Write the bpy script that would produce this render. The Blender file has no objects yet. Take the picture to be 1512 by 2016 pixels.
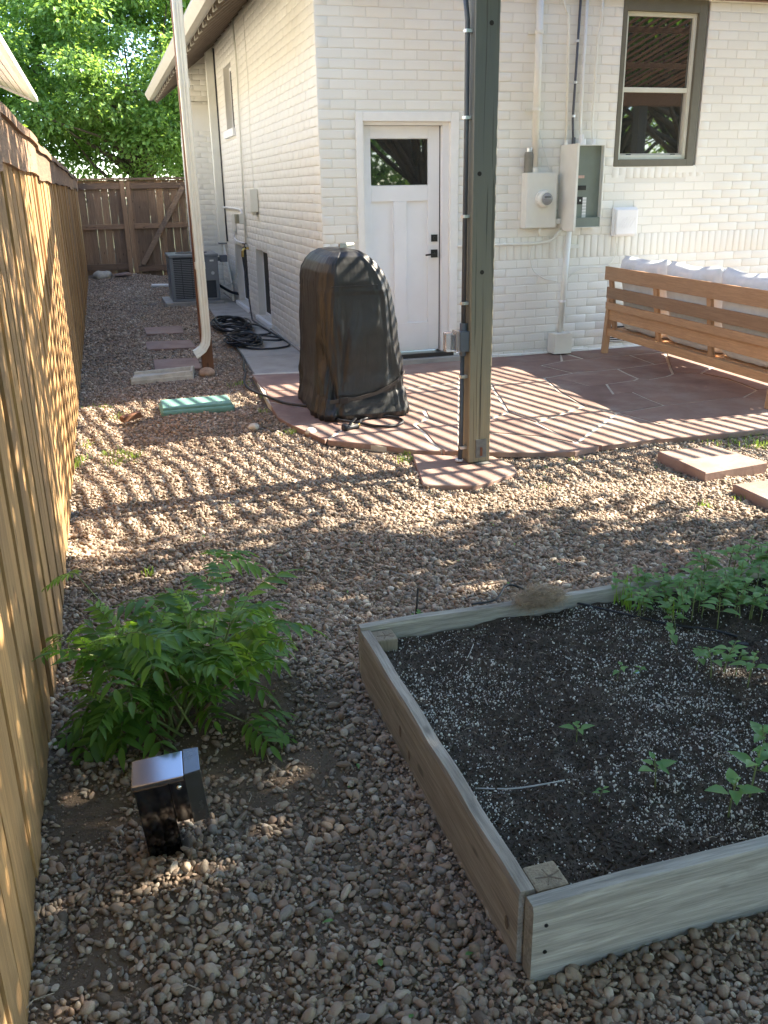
import bpy, bmesh, math, random
import numpy as np
from mathutils import Vector, Matrix, Euler

random.seed(7)
RNG = np.random.default_rng(7)
C = bpy.context.scene.collection
sc = bpy.context.scene
PI = math.pi

# ------------------------------------------------------------------ camera
yaw, pit, rol = 0.29194042, 0.34902907, 0.01784543
CAM = Vector((-1.91474448, -8.14728955, 1.62))
fw = Vector((math.sin(yaw)*math.cos(pit), math.cos(yaw)*math.cos(pit), -math.sin(pit)))
r0 = Vector((math.cos(yaw), -math.sin(yaw), 0)); d0 = fw.cross(r0)
rt = math.cos(rol)*r0 + math.sin(rol)*d0
dn = -math.sin(rol)*r0 + math.cos(rol)*d0
cd = bpy.data.cameras.new('camera'); cam = bpy.data.objects.new('camera', cd); C.objects.link(cam)
Mc = Matrix.Identity(4)
for i in range(3):
    Mc[i][0] = rt[i]; Mc[i][1] = -dn[i]; Mc[i][2] = -fw[i]; Mc[i][3] = CAM[i]
cam.matrix_world = Mc
cd.sensor_fit = 'VERTICAL'; cd.sensor_height = 36.0; cd.lens = 1744/2016*36
cd.clip_start = 0.05; cd.clip_end = 3000
sc.camera = cam
F = 1744.0

def ray(x, y):
    v = ((x-756)/F)*rt + ((y-1008)/F)*dn + fw
    return v
def G(x, y, z=0.0):                       # point of the plane at height z seen at photo pixel x, y
    v = ray(x, y); t = (z-CAM.z)/v.z
    return CAM + v*t

# ------------------------------------------------------------------ world, sun, exposure
SUN = Vector((1.26, 0.05, 1.0)).normalized()
w = bpy.data.worlds.new('World'); sc.world = w; w.use_nodes = True
nt = w.node_tree; nt.nodes.clear()
sky = nt.nodes.new('ShaderNodeTexSky'); sky.sky_type = 'NISHITA'; sky.sun_disc = False
sky.sun_elevation = math.asin(SUN.z); sky.sun_rotation = math.atan2(SUN.x, SUN.y)
sky.altitude = 1600; sky.air_density = 1.0; sky.dust_density = 1.0; sky.ozone_density = 1.0
bg = nt.nodes.new('ShaderNodeBackground'); bg.inputs[1].default_value = 0.15
out = nt.nodes.new('ShaderNodeOutputWorld')
nt.links.new(sky.outputs[0], bg.inputs[0]); nt.links.new(bg.outputs[0], out.inputs[0])
sd = bpy.data.lights.new('sun', 'SUN'); sun = bpy.data.objects.new('sun', sd); C.objects.link(sun)
sd.energy = 5.0; sd.angle = math.radians(0.36); sd.color = (1.0, 0.90, 0.74)
sun.location = (20, 1, 16)
sun.rotation_euler = SUN.to_track_quat('Z', 'Y').to_euler()
sc.view_settings.view_transform = 'Standard'; sc.view_settings.look = 'None'
sc.view_settings.gamma = 1.0; sc.view_settings.exposure = 2.5
try: sc.view_settings.use_curve_mapping = False
except Exception: pass
sc.render.resolution_x = 768; sc.render.resolution_y = 1024

# ------------------------------------------------------------------ node helpers
class NT:
    def __init__(s, name):
        s.m = bpy.data.materials.new(name); s.m.use_nodes = True
        s.t = s.m.node_tree; s.t.nodes.clear()
        s.out = s.n('ShaderNodeOutputMaterial'); s.b = s.n('ShaderNodeBsdfPrincipled')
        s.l(s.b.outputs[0], s.out.inputs[0])
    def n(s, t, **k):
        o = s.t.nodes.new(t)
        for a, v in k.items(): setattr(o, a, v)
        return o
    def l(s, a, b): s.t.links.new(a, b)
    def coord(s, kind='Object', scale=(1, 1, 1), rnd=0):
        tc = s.n('ShaderNodeTexCoord'); mp = s.n('ShaderNodeMapping')
        mp.inputs['Scale'].default_value = scale
        src = tc.outputs[kind]
        if rnd:
            oi = s.n('ShaderNodeObjectInfo'); vm = s.n('ShaderNodeVectorMath', operation='SCALE')
            cx = s.n('ShaderNodeCombineXYZ')
            for i in range(3): s.l(oi.outputs['Random'], cx.inputs[i])
            s.l(cx.outputs[0], vm.inputs[0]); vm.inputs['Scale'].default_value = rnd
            ad = s.n('ShaderNodeVectorMath', operation='ADD'); s.l(src, ad.inputs[0]); s.l(vm.outputs[0], ad.inputs[1])
            src = ad.outputs[0]
        s.l(src, mp.inputs['Vector']); return mp.outputs[0]
    def noise(s, vec, scale, detail=4, rough=.55, dist=0):
        o = s.n('ShaderNodeTexNoise'); o.inputs['Scale'].default_value = scale
        o.inputs['Detail'].default_value = detail; o.inputs['Roughness'].default_value = rough
        o.inputs['Distortion'].default_value = dist
        s.l(vec, o.inputs['Vector']); return o.outputs['Fac']
    def ramp(s, fac, stops):
        o = s.n('ShaderNodeValToRGB'); e = o.color_ramp.elements
        while len(e) > 1: e.remove(e[-1])
        e[0].position = stops[0][0]; e[0].color = (*stops[0][1], 1) if len(stops[0][1]) == 3 else stops[0][1]
        for p, c in stops[1:]:
            q = e.new(p); q.color = (*c, 1)
        s.l(fac, o.inputs[0]); return o.outputs[0]
    def mix(s, fac, a, b, mode='MIX'):
        o = s.n('ShaderNodeMix', data_type='RGBA', blend_type=mode)
        for sock, v in ((o.inputs[0], fac), (o.inputs[6], a), (o.inputs[7], b)):
            if hasattr(v, 'links'): s.l(v, sock)
            elif isinstance(v, (int, float)): sock.default_value = v
            else: sock.default_value = (*v, 1)
        return o.outputs[2]
    def math(s, op, a, b=None):
        o = s.n('ShaderNodeMath', operation=op)
        for i, v in enumerate((a, b)):
            if v is None: continue
            if hasattr(v, 'links'): s.l(v, o.inputs[i])
            else: o.inputs[i].default_value = v
        return o.outputs[0]
    def bump(s, h, strength=.3, dist=.01):
        o = s.n('ShaderNodeBump'); o.inputs['Strength'].default_value = strength
        o.inputs['Distance'].default_value = dist; s.l(h, o.inputs['Height']); s.l(o.outputs[0], s.b.inputs['Normal'])
    def col(s, c):
        if hasattr(c, 'links'): s.l(c, s.b.inputs['Base Color'])
        else: s.b.inputs['Base Color'].default_value = (*c, 1)
    def rough(s, v):
        if hasattr(v, 'links'): s.l(v, s.b.inputs['Roughness'])
        else: s.b.inputs['Roughness'].default_value = v
    def rnd(s): return s.n('ShaderNodeObjectInfo').outputs['Random']

def simple(name, c, rough=.6, metal=0, var=.12, scale=30, bump=.15, spec=None, bscale=None):
    m = NT(name); v = m.coord()
    f = m.noise(v, scale, 5)
    a = tuple(x*(1-var) for x in c); b = tuple(min(1, x*(1+var)) for x in c)
    m.col(m.ramp(f, [(.3, a), (.7, b)])); m.rough(rough); m.b.inputs['Metallic'].default_value = metal
    if spec is not None: m.b.inputs['Specular IOR Level'].default_value = spec
    if bump: m.bump(m.noise(v, bscale or scale*3, 4), bump, .004)
    return m.m

def wood(name, dark, light, axis=2, rough=.75, stretch=14, bump=.35, knots=True, rnd=37., hue=.0):
    m = NT(name)
    sc_ = [stretch]*3; sc_[axis] = 1.0
    v = m.coord('Object', tuple(sc_), rnd)
    g = m.noise(v, 2.2, 8, .62, 1.2)
    fine = m.noise(m.coord('Object', tuple(x*5 if i != axis else 3 for i, x in enumerate(sc_)), rnd), 3, 4, .6)
    c = m.ramp(g, [(.25, dark), (.5, tuple((a+b)/2 for a, b in zip(dark, light))), (.72, light)])
    c = m.mix(m.math('MULTIPLY', m.ramp(fine, [(.35, (1, 1, 1)), (.55, (0, 0, 0))]), .35), c, tuple(x*.55 for x in dark))
    if knots:
        vo = m.n('ShaderNodeTexVoronoi'); vo.inputs['Scale'].default_value = 2.0
        kk = [5., 5., 5.]; kk[axis] = 2.2
        m.l(m.coord('Object', tuple(kk), rnd), vo.inputs['Vector'])
        k = m.ramp(vo.outputs['Distance'], [(.0, (1, 1, 1)), (.09, (.75, .75, .75)), (.14, (0, 0, 0))])
        c = m.mix(m.math('MULTIPLY', k, .7), c, tuple(x*.35 for x in dark))
    tone = m.ramp(m.rnd(), [(0, (.62, .62, .64)), (.35, (.92, .90, .88)), (.7, (1.05, 1.02, .98)), (1, (1.28, 1.2, 1.08))])
    c = m.mix(1.0, c, tone, 'MULTIPLY')
    m.col(c); m.rough(rough); m.bump(m.math('ADD', g, m.math('MULTIPLY', fine, .6)), bump, .004)
    return m.m

def leafmat(name, dark, light, trans=.45, rough=.45):
    m = NT(name)
    gi = m.n('ShaderNodeNewGeometry')
    v = m.coord('Object'); f = m.noise(v, 1.4, 3)
    k = m.math('ADD', m.math('MULTIPLY', gi.outputs['Random Per Island'], .6), m.math('MULTIPLY', f, .5))
    c = m.ramp(k, [(.2, dark), (.8, light)])
    m.col(c); m.rough(rough)
    tr = m.n('ShaderNodeBsdfTranslucent'); m.l(m.mix(1.0, c, (1.35, 1.35, .6), 'MULTIPLY'), tr.inputs[0])
    mx = m.n('ShaderNodeMixShader'); mx.inputs[0].default_value = trans
    m.l(m.b.outputs[0], mx.inputs[1]); m.l(tr.outputs[0], mx.inputs[2]); m.l(mx.outputs[0], m.out.inputs[0])
    return m.m

M = {}
def brickmat(name, base, dirt):
    m = NT(name); v = m.coord('Object', (1, 1, 1))
    geo = m.n('ShaderNodeNewGeometry'); 
    big = m.noise(geo.outputs['Position'], 1.3, 4); fine = m.noise(geo.outputs['Position'], 60, 5, .6)
    tone = m.ramp(m.rnd(), [(0, (.965, .965, .965)), (1, (1.02, 1.02, 1.02))])
    c = m.ramp(big, [(.3, tuple(x*.95 for x in base)), (.7, base)])
    c = m.mix(1.0, c, tone, 'MULTIPLY')
    sep = m.n('ShaderNodeSeparateXYZ'); m.l(geo.outputs['Position'], sep.inputs[0])
    low = m.ramp(m.math('ADD', sep.outputs[2], m.math('MULTIPLY', fine, .25)), [(.12, (1, 1, 1)), (.34, (0, 0, 0))])
    c = m.mix(m.math('MULTIPLY', low, .35), c, dirt)
    m.col(c); m.rough(.62)
    m.bump(m.math('ADD', fine, m.math('MULTIPLY', m.noise(geo.outputs['Position'], 14, 3), .8)), .25, .005)
    return m.m
M['brick'] = brickmat('painted_brick', (.80, .775, .69), (.42, .36, .29))
M['joint'] = brickmat('painted_mortar_joint', (.73, .70, .62), (.30, .25, .20))
M['trimwhite'] = simple('white_paint', (.80, .79, .77), .42, var=.025, scale=6, bump=.05)
M['stucco'] = simple('white_stucco', (.80, .78, .72), .65, var=.03, scale=12, bump=.3, bscale=90)
M['offwhite'] = simple('offwhite_metal', (.72, .71, .63), .4, var=.04, scale=9, bump=.08)
M['cream'] = simple('cream_downspout', (.72, .68, .56), .45, var=.05, scale=8, bump=.1)
M['olive'] = simple('olive_window_frame', (.125, .115, .082), .55, var=.08, scale=12, bump=.1)
M['sash'] = simple('cream_sash', (.60, .60, .50), .5, var=.04, scale=12, bump=.05)
M['brownpaint'] = simple('brown_eave_paint', (.17, .135, .105), .6, var=.12, scale=14, bump=.2)
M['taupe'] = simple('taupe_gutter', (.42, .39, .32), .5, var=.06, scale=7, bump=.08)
M['soffitlight'] = simple('pale_soffit', (.80, .64, .56), .6, var=.06, scale=8, bump=.1)
M['rooftile'] = simple('roof_shingle', (.12, .10, .09), .9, var=.3, scale=40, bump=.6)
M['blackmetal'] = simple('black_metal', (.012, .012, .013), .35, var=.1, scale=30, bump=.05)
M['rubber'] = simple('black_rubber', (.012, .013, .016), .5, var=.2, scale=40, bump=.15)
M['zinc'] = simple('galvanised_steel', (.55, .56, .58), .35, 1.0, var=.15, scale=40, bump=.1)
M['screw'] = simple('polished_steel', (.75, .74, .70), .18, 1.0, var=.05)
M['brass'] = simple('brass', (.55, .42, .16), .3, 1.0, var=.15)
M['pvcgrey'] = simple('grey_pvc', (.095, .11, .135), .45, var=.1, scale=20, bump=.05)
M['conduitdark'] = simple('dark_conduit', (.07, .075, .085), .5, var=.15, scale=25, bump=.05)
M['panelgrey'] = simple('grey_green_enamel', (.17, .20, .165), .45, var=.06, scale=12, bump=.05)
M['breaker'] = simple('black_breaker', (.015, .015, .015), .4, var=.1)
M['paper'] = simple('white_label', (.75, .75, .72), .7, var=.05, bump=0)
M['acgrey'] = simple('grey_condenser_enamel', (.20, .21, .22), .45, var=.08, scale=10, bump=.05)
M['acdark'] = simple('dark_condenser_louvre', (.035, .038, .045), .5, var=.15)
M['concrete'] = simple('concrete', (.36, .335, .30), .85, var=.16, scale=5, bump=.4, bscale=120)
M['concretepale'] = simple('pale_precast_concrete', (.50, .45, .36), .85, var=.2, scale=14, bump=.5, bscale=120)
M['lid'] = simple('teal_plastic', (.17, .34, .27), .5, var=.12, scale=9, bump=.15)
M['mortar'] = simple('patio_mortar', (.52, .475, .39), .9, var=.15, scale=14, bump=.5, bscale=80)
M['cushion'] = simple('pale_grey_cushion_fabric', (.70, .70, .71), .9, var=.05, scale=20, bump=.35, bscale=300)
M['piping'] = simple('dark_piping', (.06, .06, .07), .8, var=.1)
M['flask'] = simple('khaki_flask', (.20, .19, .15), .5, var=.08)
M['yellow'] = simple('lime_yellow_plastic', (.42, .45, .05), .5, var=.08)
M['fur'] = simple('tan_hair', (.38, .29, .20), .8, var=.25, scale=60, bump=0)
M['twig'] = simple('dry_twig', (.40, .33, .25), .85, var=.3, scale=60, bump=.2)
M['perlite'] = simple('white_perlite', (.66, .64, .58), .9, var=.12, scale=300, bump=.2)
M['crumb'] = simple('dark_compost', (.055, .041, .030), .95, var=.4, scale=200, bump=.4)
M['interior'] = simple('dark_room', (.02, .017, .014), .9, var=.1)
M['rustpost'] = wood('red_brown_post_wood', (.14, .06, .03), (.24, .11, .055), 2, .7, 16, .4)
M['fence'] = wood('cedar_fence_board', (.25, .135, .052), (.52, .325, .145), 2, .7, 16, .5)
M['fenceold'] = wood('weathered_fence_board', (.22, .135, .08), (.38, .25, .155), 2, .8, 16, .5)
M['fenceoldy'] = wood('weathered_fence_board_long', (.17, .105, .065), (.33, .215, .135), 1, .8, 16, .5)
M['fenceoldx'] = wood('weathered_fence_rail', (.20, .125, .08), (.34, .225, .145), 0, .8, 16, .5)
M['sofawood'] = wood('golden_teak', (.36, .20, .10), (.54, .33, .18), 1, .5, 22, .12, knots=False)
M['sofawoodz'] = wood('golden_teak_upright', (.36, .20, .10), (.54, .33, .18), 2, .5, 22, .12, knots=False)
M['bedwood'] = wood('weathered_pine_board', (.17, .165, .145), (.44, .43, .395), 0, .85, 12, .7)
M['bedwoody'] = wood('weathered_pine_board_tan', (.19, .17, .14), (.44, .405, .35), 1, .85, 12, .7)
M['bedpost'] = wood('weathered_pine_post', (.17, .14, .10), (.33, .28, .20), 2, .85, 12, .7)
M['pergola'] = wood('brown_pergola_wood', (.20, .11, .065), (.34, .20, .12), 1, .7, 18, .3, knots=False)
M['bark'] = simple('bark', (.11, .085, .065), .95, var=.35, scale=14, bump=.9, bscale=25)
M['leafbig'] = leafmat('maple_leaf', (.12, .22, .07), (.30, .44, .15), .55)
M['leafweed'] = leafmat('pinnate_leaf', (.075, .17, .03), (.17, .31, .06), .5)
M['leafyoung'] = leafmat('young_leaf', (.14, .26, .04), (.26, .40, .07), .5)
M['leafseed'] = leafmat('seedling_leaf', (.11, .24, .07), (.21, .37, .12), .45)
M['grass'] = leafmat('grass_blade', (.10, .20, .03), (.30, .40, .08), .4)
M['stem'] = simple('green_stem', (.16, .20, .06), .6, var=.2, scale=40, bump=.1)
M['stemred'] = simple('reddish_stem', (.18, .12, .06), .6, var=.2, scale=40, bump=.1)

# sandstone
m = NT('red_sandstone'); g = m.n('ShaderNodeNewGeometry').outputs['Position']
f1 = m.noise(g, 3.2, 6, .6, .6); f2 = m.noise(g, 45, 5, .65); f3 = m.noise(g, 1.1, 3)
c = m.ramp(f1, [(.28, (.175, .105, .085)), (.5, (.25, .160, .130)), (.74, (.35, .25, .205))])
c = m.mix(m.ramp(f3, [(.48, (0, 0, 0)), (.7, (.55, .55, .55))]), c, (.38, .25, .19))
c = m.mix(1.0, c, m.ramp(m.rnd(), [(0, (.84, .80, .80)), (1, (1.16, 1.13, 1.1))]), 'MULTIPLY')
c = m.mix(m.math('MULTIPLY', m.ramp(m.noise(g, 2.3, 6, .7), [(.5, (0, 0, 0)), (.68, (1, 1, 1))]), .45), c, (.40, .36, .31))
c = m.mix(m.math('MULTIPLY', f2, .35), c, (.15, .10, .08))
m.col(c); m.rough(.78); m.bump(m.math('ADD', m.math('MULTIPLY', f2, .5), f1), .45, .008); M['sandstone'] = m.m
# grey olive stained post
m = NT('stained_post_wood'); v = m.coord('Object', (14, 14, 1), 0)
gr = m.noise(v, 2.5, 8, .6, .8); geo = m.n('ShaderNodeNewGeometry'); sp = m.n('ShaderNodeSeparateXYZ'); m.l(geo.outputs['Position'], sp.inputs[0])
hz = m.ramp(m.math('ADD', m.math('MULTIPLY', sp.outputs[2], .4), m.math('MULTIPLY', gr, .25)), [(.22, (.27, .22, .135)), (.55, (.165, .16, .12)), (.95, (.105, .112, .103))])
crack = m.ramp(m.noise(m.coord('Object', (40, 40, .8)), 1.4, 3, .5), [(.36, (1, 1, 1)), (.40, (0, 0, 0))])
c = m.mix(m.math('MULTIPLY', crack, .55), hz, (.02, .018, .012))
c = m.mix(m.math('MULTIPLY', m.ramp(gr, [(.4, (0, 0, 0)), (.8, (1, 1, 1))]), .35), c, (.16, .155, .12))
m.col(c); m.rough(.62); m.bump(m.math('ADD', gr, m.math('MULTIPLY', crack, -1.0)), .4, .006); M['post'] = m.m
# glass (mirror-like window pane over a dark room)
m = NT('window_glass'); m.col((.02, .022, .02)); m.rough(.02); m.b.inputs['Specular IOR Level'].default_value = 1.0
m.b.inputs['IOR'].default_value = 1.9
m.bump(m.noise(m.coord(), 2.5, 2), .02, .02); M['glass'] = m.m
m = NT('dim_basement_glass'); m.col((.022, .02, .015)); m.rough(.5); m.b.inputs['Specular IOR Level'].default_value = .2; M['dimglass'] = m.m
m = NT('meter_glass'); m.col((.5, .5, .5)); m.rough(.08); m.b.inputs['Transmission Weight'].default_value = .7; M['clear'] = m.m
m = NT('clear_plastic'); m.col((.85, .86, .88)); m.rough(.12); m.b.inputs['Transmission Weight'].default_value = .85; m.b.inputs['IOR'].default_value = 1.3; M['clearplastic'] = m.m
m = NT('glossy_black_lamp'); m.col((.10, .105, .115)); m.rough(.10); m.b.inputs['Metallic'].default_value = 1.0
M['lampblack'] = m.m
m = NT('smoked_lamp_lens'); m.col((.035, .036, .034)); m.rough(m.ramp(m.noise(m.coord(), 30, 4), [(.3, (.08, .08, .08)), (.7, (.35, .35, .35))])); m.b.inputs['Coat Weight'].default_value = .8; M['lens'] = m.m
# black vinyl cover
m = NT('black_vinyl_cover'); v = m.coord(); f = m.noise(v, 3, 5, .6, 1.0)
m.col(m.ramp(m.noise(v, 9, 5), [(.3, (.014, .014, .014)), (.75, (.028, .027, .026))])); m.rough(m.ramp(f, [(.3, (.40, .40, .40)), (.7, (.52, .52, .52))]))
m.b.inputs['Specular IOR Level'].default_value = .5
m.bump(m.math('ADD', m.noise(m.coord('Object', (2.5, 2.5, .9)), 2.4, 3, .5, 1.0), m.math('MULTIPLY', m.noise(v, 500, 2), .02)), .28, .04); M['vinyl'] = m.m
# soil
m = NT('bare_dirt'); g = m.n('ShaderNodeNewGeometry').outputs['Position']
c = m.ramp(m.noise(g, 5, 8, .65), [(.3, (.10, .070, .046)), (.7, (.20, .145, .10))])
c = m.mix(m.math('MULTIPLY', m.noise(g, 90, 4, .7), .5), c, (.085, .06, .04))
m.col(c); m.rough(.95); m.bump(m.noise(g, 70, 6, .7), .8, .012); M['dirt'] = m.m
m = NT('potting_soil'); g = m.n('ShaderNodeNewGeometry').outputs['Position']
c = m.ramp(m.noise(g, 60, 6, .7), [(.3, (.035, .027, .020)), (.7, (.105, .080, .057))])
tan = m.ramp(m.noise(g, 5.5, 6, .65), [(.5, (0, 0, 0)), (.7, (1, 1, 1))])
c = m.mix(m.math('MULTIPLY', tan, .6), c, (.15, .115, .082))
m.col(c); m.rough(.95); m.bump(m.noise(g, 110, 6, .75), 1.0, .012); M['soil'] = m.m
m = NT('wood_knot'); m.col(m.ramp(m.noise(m.coord('Object', (1, 1, 1)), 60, 4, .6, 2), [(.3, (.10, .075, .05)), (.7, (.24, .18, .125))])); m.rough(.85); M['knot'] = m.m
# far ground
m = NT('dry_lawn'); g = m.n('ShaderNodeNewGeometry').outputs['Position']
m.col(m.ramp(m.noise(g, .7, 8, .65), [(.3, (.06, .09, .03)), (.7, (.15, .15, .07))])); m.rough(.95); m.bump(m.noise(g, 20, 5), .6, .05); M['lawn'] = m.m
# pebbles: colour from an instance attribute
m = NT('river_pebbles'); at = m.n('ShaderNodeAttribute', attribute_type='INSTANCER', attribute_name='tone')
tc = m.coord('Object', (1, 1, 1)); sp = m.noise(tc, 2.4, 4, .6)
ad = m.math('ADD', at.outputs['Fac'], m.math('MULTIPLY', m.math('SUBTRACT', sp, .5), .14))
c = m.ramp(ad, [(0, (.10, .08, .06)), (.14, (.22, .17, .125)), (.3, (.28, .235, .185)), (.42, (.33, .235, .17)), (.55, (.38, .315, .24)), (.64, (.19, .18, .16)), (.72, (.27, .255, .23)), (.8, (.36, .29, .22)), (.9, (.46, .41, .33)), (1, (.60, .56, .48))])
c = m.mix(1.0, c, (1.08, .98, .90), 'MULTIPLY')
c = m.mix(m.math('MULTIPLY', m.noise(tc, 7, 3), .25), c, (.20, .15, .11))
m.col(c); m.rough(.72); m.bump(m.noise(tc, 8, 4), .3, .05); M['pebble'] = m.m

# ------------------------------------------------------------------ object helpers
def tag(o, label=None, cat=None, group=None, kind=None):
    if label: o['label'] = label
    if cat: o['category'] = cat
    if group: o['group'] = group
    if kind: o['kind'] = kind
    return o
def thing(name, label, cat, loc=(0, 0, 0), group=None, rz=0):
    o = bpy.data.objects.new(name, None); C.objects.link(o); o.location = loc; o.rotation_euler = (0, 0, rz)
    o.empty_display_size = .1
    return tag(o, label, cat, group)
def world_of(o):
    mm = Matrix.Translation(o.location) @ o.rotation_euler.to_matrix().to_4x4() @ Matrix.Diagonal((*o.scale, 1))
    return world_of(o.parent) @ o.matrix_parent_inverse @ mm if o.parent else mm

class MB:
    def __init__(s): s.v = []; s.f = []; s.mi = []; s.cur = 0
    def add(s, vs, fs):
        b = len(s.v); s.v.extend([tuple(p) for p in vs]); s.f.extend([tuple(i+b for i in f) for f in fs]); s.mi.extend([s.cur]*len(fs)); return s
    def box(s, x0, x1, y0, y1, z0, z1, mat=None):
        vs = [(x, y, z) for z in (z0, z1) for y in (y0, y1) for x in (x0, x1)]
        if mat is not None: vs = [mat @ Vector(p) for p in vs]
        return s.add(vs, [(0, 2, 3, 1), (4, 5, 7, 6), (0, 1, 5, 4), (2, 6, 7, 3), (0, 4, 6, 2), (1, 3, 7, 5)])
    def bar(s, a, b, wdt, hgt, up=(0, 0, 1)):      # box from a to b: width across, height along up
        a = Vector(a); b = Vector(b); d = (b-a).normalized(); up = Vector(up)
        sd_ = d.cross(up).normalized(); u = sd_.cross(d).normalized()
        vs = []
        for p in (a, b):
            for i, j in ((-1, -1), (1, -1), (1, 1), (-1, 1)): vs.append(p + sd_*wdt/2*i + u*hgt/2*j)
        return s.add(vs, [(0, 1, 2, 3), (7, 6, 5, 4), (0, 4, 5, 1), (1, 5, 6, 2), (2, 6, 7, 3), (3, 7, 4, 0)])
    def tube(s, pts, r, n=8, cap=True, radii=None, flat=1.0):
        pts = [Vector(p) for p in pts]; L = len(pts); vs = []; ref = None
        for i, p in enumerate(pts):
            t = (pts[min(i+1, L-1)] - pts[max(i-1, 0)]).normalized()
            if ref is None:
                ref = t.orthogonal().normalized()
            ref = (ref - t*ref.dot(t)).normalized() if (ref - t*ref.dot(t)).length > 1e-6 else t.orthogonal().normalized()
            bn = t.cross(ref); rr = radii[i] if radii else r
            for k in range(n):
                a = 2*PI*k/n; vs.append(p + ref*math.cos(a)*rr + bn*math.sin(a)*rr*flat)
        fs = [(i*n+k, i*n+(k+1) % n, (i+1)*n+(k+1) % n, (i+1)*n+k) for i in range(L-1) for k in range(n)]
        if cap: fs += [tuple(range(n))[::-1], tuple((L-1)*n+k for k in range(n))]
        return s.add(vs, fs)
    def prism(s, poly, z0, z1, inset=0, bev=0):
        n = len(poly); cx = sum(p[0] for p in poly)/n; cy = sum(p[1] for p in poly)/n
        vs = [(p[0], p[1], z0) for p in poly]
        if bev:
            vs += [(p[0], p[1], z1-bev) for p in poly]
            q = offset_poly(poly, -bev); vs += [(p[0], p[1], z1) for p in q]
            fs = [tuple(range(n))[::-1], tuple(2*n+k for k in range(n))]
            for j in (0, 1): fs += [(j*n+k, j*n+(k+1) % n, (j+1)*n+(k+1) % n, (j+1)*n+k) for k in range(n)]
        else:
            vs += [(p[0], p[1], z1) for p in poly]
            fs = [tuple(range(n))[::-1], tuple(n+k for k in range(n))] + [(k, (k+1) % n, n+(k+1) % n, n+k) for k in range(n)]
        return s.add(vs, fs)
    def ball(s, c, r, nu=10, nv=6, sq=(1, 1, 1), mat=None):
        vs = []; c = Vector(c)
        for j in range(nv+1):
            th = PI*j/nv
            for i in range(nu):
                ph = 2*PI*i/nu; p = Vector((math.sin(th)*math.cos(ph)*sq[0], math.sin(th)*math.sin(ph)*sq[1], math.cos(th)*sq[2]))*r
                vs.append(c + (mat @ p if mat else p))
        fs = [(j*nu+i, (j+1)*nu+i, (j+1)*nu+(i+1) % nu, j*nu+(i+1) % nu) for j in range(nv) for i in range(nu)]
        return s.add(vs, fs)
    def build(s, name, mats, parent=None, bevel=0, smooth=False, segs=2, fixn=True, world=True):
        me = bpy.data.meshes.new(name); me.from_pydata([tuple(v) for v in s.v], [], s.f)
        for mm in (mats if isinstance(mats, (list, tuple)) else [mats]): me.materials.append(mm)
        if max(s.mi, default=0): me.polygons.foreach_set('material_index', s.mi)
        if bevel or fixn:
            bm = bmesh.new(); bm.from_mesh(me)
            if fixn: bmesh.ops.recalc_face_normals(bm, faces=bm.faces)
            if bevel: bmesh.ops.bevel(bm, geom=[e for e in bm.edges if len(e.link_faces) == 2 and e.calc_face_angle(0) > .6], offset=bevel, segments=segs, affect='EDGES', clamp_overlap=True, profile=.6)
            bm.to_mesh(me); bm.free()
        if smooth: me.shade_smooth() if smooth is True else me.shade_smooth()
        o = bpy.data.objects.new(name, me); C.objects.link(o)
        if smooth == 'auto':
            me.shade_flat()
        if parent is not None:
            o.parent = parent
            if world: o.matrix_parent_inverse = world_of(parent).inverted()
        return o
def inst(name, me, parent, loc, rot=(0, 0, 0), scale=(1, 1, 1)):     # a piece sharing its mesh; world location under an unrotated parent
    o = bpy.data.objects.new(name, me); C.objects.link(o)
    if parent is not None:
        o.parent = parent; o.matrix_parent_inverse = world_of(parent).inverted()
    o.location = loc; o.rotation_euler = rot; o.scale = scale
    return o
def offset_poly(poly, d):                                             # d<0 shrinks a counter-clockwise polygon
    n = len(poly); A = sum(poly[i][0]*poly[(i+1) % n][1]-poly[(i+1) % n][0]*poly[i][1] for i in range(n))
    sg = 1 if A > 0 else -1; res = []
    for i in range(n):
        p0 = Vector(poly[i-1][:2]); p1 = Vector(poly[i][:2]); p2 = Vector(poly[(i+1) % n][:2])
        e1 = (p1-p0).normalized(); e2 = (p2-p1).normalized()
        n1 = Vector((e1.y, -e1.x))*sg; n2 = Vector((e2.y, -e2.x))*sg
        b = n1+n2
        b = b.normalized() if b.length > 1e-3 else n1
        k = min(1/max(b.dot(n1), .45), 2.2)
        q = p1 + b*d*k; res.append((q.x, q.y))
    return res
def fastmesh(name, V, Fq, mats, parent=None, smooth=False, mi=None):
    me = bpy.data.meshes.new(name); n = len(Fq); k = Fq.shape[1]
    me.vertices.add(len(V)); me.vertices.foreach_set('co', np.asarray(V, np.float32).ravel())
    me.loops.add(n*k); me.loops.foreach_set('vertex_index', np.asarray(Fq, np.int32).ravel())
    me.polygons.add(n); me.polygons.foreach_set('loop_start', np.arange(0, n*k, k, dtype=np.int32))
    me.polygons.foreach_set('loop_total', np.full(n, k, np.int32))
    for mm in (mats if isinstance(mats, (list, tuple)) else [mats]): me.materials.append(mm)
    if mi is not None: me.polygons.foreach_set('material_index', np.asarray(mi, np.int32))
    me.update(calc_edges=True); me.validate()
    if smooth: me.shade_smooth()
    o = bpy.data.objects.new(name, me); C.objects.link(o)
    if parent is not None: o.parent = parent; o.matrix_parent_inverse = world_of(parent).inverted()
    return o

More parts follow.
